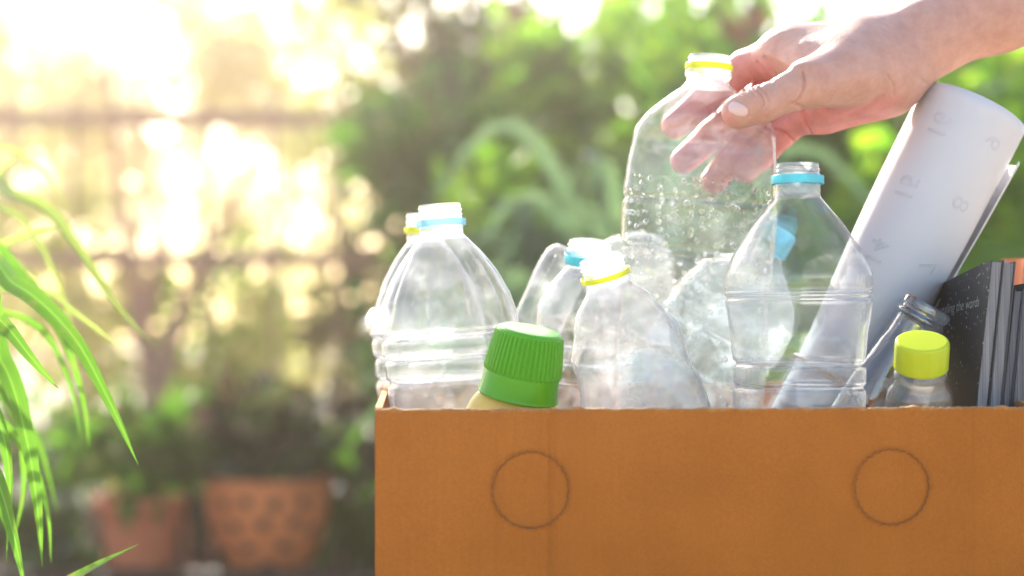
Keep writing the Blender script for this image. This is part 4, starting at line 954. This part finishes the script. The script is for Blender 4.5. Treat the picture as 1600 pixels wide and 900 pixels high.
# ------------------------------------------------------------------ the hand
def sdf_mesh(fn, lo, hi, h, block=10):
    lo = np.array(lo); nb = np.ceil((np.array(hi) - lo) / (h * block)).astype(int); n = nb * block + 1
    g = [lo[i] + h * np.arange(n[i]) for i in range(3)]
    # coarse pass at block centres
    cc = np.stack(np.meshgrid(*[lo[i] + h * block * (np.arange(nb[i]) + .5) for i in range(3)], indexing='ij'), -1)
    dc = fn(cc.reshape(-1, 3)).reshape(nb)
    val = np.repeat(np.repeat(np.repeat(np.sign(dc) * .02, block, 0), block, 1), block, 2)
    val = np.pad(val, ((0, 1),) * 3, mode='edge').astype(np.float32)
    act = np.argwhere(np.abs(dc) < h * block * 1.15)
    off = np.stack(np.meshgrid(*[np.arange(block + 1)] * 3, indexing='ij'), -1).reshape(-1, 3)
    for k in range(0, len(act), 300):
        idx = (act[k:k + 300, None, :] * block + off[None]).reshape(-1, 3)
        val[idx[:, 0], idx[:, 1], idx[:, 2]] = fn(lo + h * idx)
    neg = val < 0
    c = [neg[a:a + n[0] - 1 if a == 0 else None, b:b + n[1] - 1 if b == 0 else None, d:d + n[2] - 1 if d == 0 else None] for a in (0, 1) for b in (0, 1) for d in (0, 1)]
    cnt = sum(x.astype(np.int8) for x in c); cell = np.argwhere((cnt > 0) & (cnt < 8))
    ids = -np.ones((n[0] - 1, n[1] - 1, n[2] - 1), dtype=np.int64); ids[cell[:, 0], cell[:, 1], cell[:, 2]] = np.arange(len(cell))
    acc = np.zeros((len(cell), 3)); num = np.zeros(len(cell))
    corners = [np.array(q) for q in ((0, 0, 0), (0, 0, 1), (0, 1, 0), (0, 1, 1), (1, 0, 0), (1, 0, 1), (1, 1, 0), (1, 1, 1))]
    for i in range(8):
        for j in range(i + 1, 8):
            if np.abs(corners[i] - corners[j]).sum() != 1: continue
            a = cell + corners[i]; b = cell + corners[j]; va = val[a[:, 0], a[:, 1], a[:, 2]]; vb = val[b[:, 0], b[:, 1], b[:, 2]]
            m = (va < 0) != (vb < 0); t = np.where(m, va / np.where(m, va - vb, 1), 0)[:, None]
            acc += np.where(m[:, None], a + t * (b - a), 0); num += m
    V = lo + h * acc / num[:, None]
    F = []
    for ax in range(3):
        s0 = [slice(None)] * 3; s1 = [slice(None)] * 3; s0[ax] = slice(0, -1); s1[ax] = slice(1, None)
        e = np.argwhere(neg[tuple(s0)] != neg[tuple(s1)]); fl = neg[tuple(s0)][e[:, 0], e[:, 1], e[:, 2]]
        o1, o2 = (ax + 1) % 3, (ax + 2) % 3; ok = (e[:, o1] > 0) & (e[:, o2] > 0) & (e[:, o1] < n[o1] - 1) & (e[:, o2] < n[o2] - 1); e = e[ok]; fl = fl[ok]
        q = []
        for d1, d2 in ((0, 0), (1, 0), (1, 1), (0, 1)):
            p = e.copy(); p[:, o1] -= d1; p[:, o2] -= d2; q.append(ids[p[:, 0], p[:, 1], p[:, 2]])
        q = np.stack(q, -1); q[~fl] = q[~fl][:, ::-1]; F.append(q)
    F = np.vstack(F); F = F[(F >= 0).all(1)]
    # relax
    E = np.vstack([F[:, [0, 1]], F[:, [1, 2]], F[:, [2, 3]], F[:, [3, 0]]])
    for it in range(4):
        a = np.zeros_like(V); k = np.zeros(len(V)); np.add.at(a, E[:, 0], V[E[:, 1]]); np.add.at(k, E[:, 0], 1); np.add.at(a, E[:, 1], V[E[:, 0]]); np.add.at(k, E[:, 1], 1)
        V = V + .5 * (a / np.maximum(k, 1)[:, None] - V)
    return V, F
def smin(a, b, k):
    h = np.clip(.5 + .5 * (b - a) / k, 0, 1); return b + (a - b) * h - k * h * (1 - h)
def cone(p, a, b, ra, rb):
    a = np.array(tuple(a)); b = np.array(tuple(b)); ab = b - a; t = np.clip(((p - a) @ ab) / (ab @ ab), 0, 1)
    return np.linalg.norm(p - (a + t[:, None] * ab), axis=1) - (ra + (rb - ra) * t)
def cone_el(p, a, b, ra, rb, sq, up):
    """tapered capsule flattened along 'up' by factor sq (<1 thinner)"""
    a = np.array(tuple(a)); b = np.array(tuple(b)); up = np.array(up, float); up /= np.linalg.norm(up); ab = b - a
    ax = ab / np.linalg.norm(ab); up = up - ax * (up @ ax); up /= np.linalg.norm(up)
    t = np.clip(((p - a) @ ab) / (ab @ ab), 0, 1); d = p - (a + t[:, None] * ab); u = d @ up; d2 = d + np.outer(u * (1 / sq - 1), up)
    return (np.linalg.norm(d2, axis=1) - (ra + (rb - ra) * t)) * (sq * .5 + .5)

def build_hand():
    DEP = (0, 1, 0)
    fing = {
     'index': [(1218, 85, .148, .0150), (1164, 104, .172, .0125), (1100, 157, .182, .0120), (1055, 195, .180, .0104)],
     'middle': [(1240, 120, .160, .0130), (1175, 158, .186, .0118), (1112, 212, .192, .0118), (1068, 251, .189, .0102)],
     'ring': [(1252, 150, .158, .0120), (1200, 190, .182, .0112), (1150, 240, .190, .0112), (1113, 284, .188, .0098)],
     'little': [(1262, 176, .146, .0118), (1218, 212, .160, .0105), (1190, 243, .177, .0102), (1164, 268, .180, .0092)],
    }
    fj = {k: [(P(a, b, c), r) for a, b, c, r in v] for k, v in fing.items()}
    th = [(1385, 115, .122, .021), (1325, 116, .095, .0205), (1268, 130, .080, .0170), (1232, 145, .075, .0132), (1192, 162, .072, .0126), (1154, 175, .077, .0120)]
    tj = [(P(a, b, c), r) for a, b, c, r in th]
    # palm: metacarpals
    W = (1392, 105, .145)
    palm = [((1370, 90, .140), (1218, 85, .148), .0195, .0155), ((1385, 140, .150), (1290, 176, .146), .020, .0155), ((1375, 105, .150), (1240, 120, .160), .020, .0145), ((1380, 120, .150), (1252, 150, .156), .020, .0140), ((1385, 130, .140), (1268, 180, .142), .019, .0135),
            ((1350, 140, .125), (1290, 165, .125), .0165, .014)]
    arm = [((1385, 98, .140), (1440, 64, .140), .0265, .0270), ((1440, 64, .140), (1560, 12, .142), .0270, .0305), ((1560, 12, .142), (1760, -78, .15), .0305, .037), ((1760, -78, .15), (2050, -200, .17), .037, .042)]
    def fn(p):
        f = None
        for k in ('index', 'middle', 'ring', 'little'):
            j = fj[k]; d = None
            for i in range(3):
                dd = cone(p, j[i][0], j[i + 1][0], j[i][1], j[i + 1][1]); d = dd if d is None else smin(d, dd, .003)
            # soft pads
            f = d if f is None else smin(f, d, .0012)
        q = None
        for a, b, ra, rb in palm:
            dd = cone(p, P(*a), P(*b), ra, rb); q = dd if q is None else smin(q, dd, .008)
        r = None
        for a, b, ra, rb in arm:
            dd = cone_el(p, P(*a), P(*b), ra, rb, .78, DEP); r = dd if r is None else smin(r, dd, .012)
        tp = smin(cone(p, tj[0][0], tj[1][0], tj[0][1] * .93, tj[1][1] * .92), cone(p, tj[1][0], tj[2][0], tj[1][1] * .92, tj[2][1] * .93), .004)
        t = None
        for i in range(1, 5):
            dd = cone(p, tj[i][0], tj[i + 1][0], tj[i][1], tj[i + 1][1]); t = dd if t is None else smin(t, dd, .004)
        d = smin(q, r, .022)
        d = smin(d, f, .006)
        # thumb joins the palm: wide web near its base, free towards the tip
        web = smin(cone(p, P(1345, 76, .128), P(1250, 80, .137), .0195, .0155), cone(p, P(1335, 90, .114), P(1262, 95, .117), .0205, .0165), .014)
        d = smin(d, web, .026)
        d = smin(d, tp, .026)
        d = smin(d, t, .006)
        return d
    lo = P(1000, 340, .05); hi = P(1850, -190, .26)
    V, F = sdf_mesh(fn, (.088, .04, .755), (.50, .215, 1.02), .00078)
    return V, F, fn
def finish_hand():
    V, F, fn = build_hand()
    # normals from the field
    e = 5e-4; G = np.stack([fn(V + np.eye(3)[i] * e) - fn(V - np.eye(3)[i] * e) for i in range(3)], 1); G /= np.maximum(1e-9, np.linalg.norm(G, axis=1, keepdims=True))
    px = 800 + V[:, 0] / (V[:, 1] - CAM.y) * FPX; py = 450 - (V[:, 2] - CAM.z) / (V[:, 1] - CAM.y) * FPX
    front = np.clip(-G[:, 1] * 3 + .3, 0, 1)
    def dist_poly(pts):
        pts = spline([(a, b, 0) for a, b in pts], 40)[:, :2]; d = np.full(len(V), 1e9)
        for i in range(39):
            a, b = pts[i], pts[i + 1]; ab = b - a; t = np.clip(((px - a[0]) * ab[0] + (py - a[1]) * ab[1]) / (ab @ ab), 0, 1)
            d = np.minimum(d, np.hypot(px - a[0] - t * ab[0], py - a[1] - t * ab[1]))
        return d
    disp = np.zeros(len(V)); red = np.zeros(len(V))
    CR = [  # crease polylines px, depth m, width px
      ([(1178, 137), (1188, 146), (1194, 158), (1193, 168)], .0011, 2.2), ([(1186, 136), (1197, 146), (1202, 158)], .0010, 2.0), ([(1172, 141), (1181, 150)], .0006, 1.6),
      ([(1254, 112), (1257, 130), (1252, 150), (1242, 163)], .0013, 2.4), ([(1266, 108), (1270, 130), (1266, 148)], .0004, 2.4), ([(1280, 108), (1284, 130), (1282, 146)], .0004, 2.5),
      ([(1238, 163), (1262, 170), (1290, 171)], .0012, 4.0),
      ([(1253, 172), (1257, 188), (1263, 202), (1270, 214)], .0016, 2.6), ([(1196, 204), (1212, 202), (1228, 210), (1240, 222)], .0016, 2.6),
      ([(1183, 98), (1194, 112), (1205, 126)], .0012, 3), ([(1195, 90), (1206, 105), (1214, 118)], .0010, 3), ([(1172, 108), (1180, 122), (1190, 132)], .0008, 3),
      ([(1385, 118), (1395, 132), (1396, 148)], .0006, 3), ([(1300, 188), (1345, 172), (1380, 150)], .0005, 3.5),
      ([(1425, 108), (1434, 120), (1446, 130)], .0006, 4),
      ([(1062, 212), (1078, 224), (1090, 236)], .0007, 2.4), ([(1094, 158), (1106, 166), (1112, 178)], .0006, 2.4)]
    for pts, a, wd in CR: disp -= 1.45 * a * np.exp(-(dist_poly(pts) / (wd * .8)) ** 2) * front
    # tendons along the web, knuckle swelling
    for pts, a, wd in [([(1290, 100), (1240, 100), (1205, 84)], .0010, 7), ([(1150, 148), (1200, 132), (1240, 105)], .0004, 6), ([(1290, 140), (1340, 120), (1380, 118)], .0012, 16)]:
        disp += a * np.exp(-(dist_poly(pts) / wd) ** 2) * front
    V2 = V + G * disp[:, None]
    # redness of palm and finger pads (skin's own); web red imitates its deep shade
    fp = np.clip((1215 - px) / 60, 0, 1) * np.clip((V[:, 1] - .12) / .02, 0, 1)
    pal = np.clip((py - (150 + (px - 1250) * -.12)) / 22, 0, 1) * np.clip((1420 - px) / 40, 0, 1) * (px > 1190)
    pal = pal * np.clip((V[:, 1] - .085) / .02, 0, 1)
    web_shade = np.exp(-(((px - 1185) / 30) ** 2 + ((py - 118) / 22) ** 2)) * np.clip((V[:, 1] - .10) / .02, 0, 1)
    tip = np.exp(-(((px - 1138) / 14) ** 2 + ((py - 185) / 14) ** 2)) * .6
    red = np.clip(fp + pal + web_shade + tip, 0, 1)
    # skin material
    m, t, o = nmat('skin'); p = N(t, 'ShaderNodeBsdfPrincipled', Roughness=.48)
    at = t.nodes.new('ShaderNodeAttribute'); at.attribute_name = 'palm_skin'
    base = ramp(t, noise(t, 85, 6, None, .7), [(.3, SKIN[0]), (.7, SKIN[1])])
    redc = ramp(t, noise(t, 110, 6, None, .7), [(.3, SKIN[2]), (.7, SKIN[3])])
    mx = N(t, 'ShaderNodeMixRGB'); t.links.new(at.outputs['Fac'], mx.inputs[0]); t.links.new(base, mx.inputs[1]); t.links.new(redc, mx.inputs[2])
    t.links.new(mx.outputs[0], p.inputs['Base Color'])
    p.inputs['Subsurface Weight'].default_value = .35; p.inputs['Subsurface Radius'].default_value = (1.0, .35, .2); p.inputs['Subsurface Scale'].default_value = .006
    p.inputs['Specular IOR Level'].default_value = .4
    tc = t.nodes.new('ShaderNodeTexCoord')
    mp = N(t, 'ShaderNodeMapping'); mp.inputs['Rotation'].default_value = (0, math.radians(-20), 0); mp.inputs['Scale'].default_value = (1500, 700, 350); t.links.new(tc.outputs['Object'], mp.inputs[0])
    b1 = bump(t, noise(t, 1.0, 3, mp.outputs[0], .6), .55, .0006)
    vo = t.nodes.new('ShaderNodeTexVoronoi'); vo.inputs['Scale'].default_value = 900; t.links.new(tc.outputs['Object'], vo.inputs['Vector'])
    b2 = bump(t, vo.outputs['Distance'], .4, .0004, b1); b3 = bump(t, noise(t, 120, 3), .25, .0012, b2)
    t.links.new(b3, p.inputs['Normal']); t.links.new(p.outputs[0], o.inputs[0])
    ob = mk('person', V2, F, m, None, True)
    a = ob.data.attributes.new('palm_skin', 'FLOAT', 'POINT'); a.data.foreach_set('value', red.astype(np.float32))
    tag(ob, 'bare hand and forearm reaching in from the upper right to hold a clear bottle', 'person')
    # thumbnail: patch laid on the thumb tip
    bvh = BVHTree.FromPolygons([tuple(v) for v in V2], [tuple(int(x) for x in f) for f in F])
    c = np.array([1153.5, 171.0]); ang = math.radians(25); au = np.array([math.cos(ang), math.sin(ang)]); av = np.array([-au[1], au[0]])
    Vn = []; nu, nv = 20, 14
    for i in range(nu):
        for k in range(nv):
            u = -1 + 2 * i / (nu - 1); v = -1 + 2 * k / (nv - 1)
            hw = 9.5 * (1 - .28 * max(0, u) ** 3 * 1.0) * (1 - .16 * max(0, -u) ** 3); hl = 16.0 * (1 - .22 * v * v)
            q = c + au * u * hl + av * v * hw
            dirv = (P(q[0], q[1], 1.0) - CAM).normalized(); hit, nr, _, _ = bvh.ray_cast(CAM, dirv)
            if hit is None: hit, nr, _, _ = bvh.find_nearest(P(q[0], q[1], .075))
            ed = max(abs(u) ** 4, abs(v) ** 4); Vn.append(tuple(hit + nr * (.0007 * (1 - ed) + .0001)))
    Fn = [(i * nv + k, (i + 1) * nv + k, (i + 1) * nv + k + 1, i * nv + k + 1) for i in range(nu - 1) for k in range(nv - 1)]
    nm, t, o = nmat('nail'); p = N(t, 'ShaderNodeBsdfPrincipled', Roughness=.22); p.inputs['Base Color'].default_value = (.88, .60, .53, 1)
    p.inputs['Subsurface Weight'].default_value = .2; p.inputs['Subsurface Scale'].default_value = .003
    t.links.new(bump(t, noise(t, 200, 2), .05, .001), p.inputs['Normal']); t.links.new(p.outputs[0], o.inputs[0])
    mk('thumbnail', Vn, Fn, nm, ob)
SKIN = ((.74, .41, .31), (.60, .30, .22), (.88, .34, .30), (.74, .24, .21))
finish_hand()
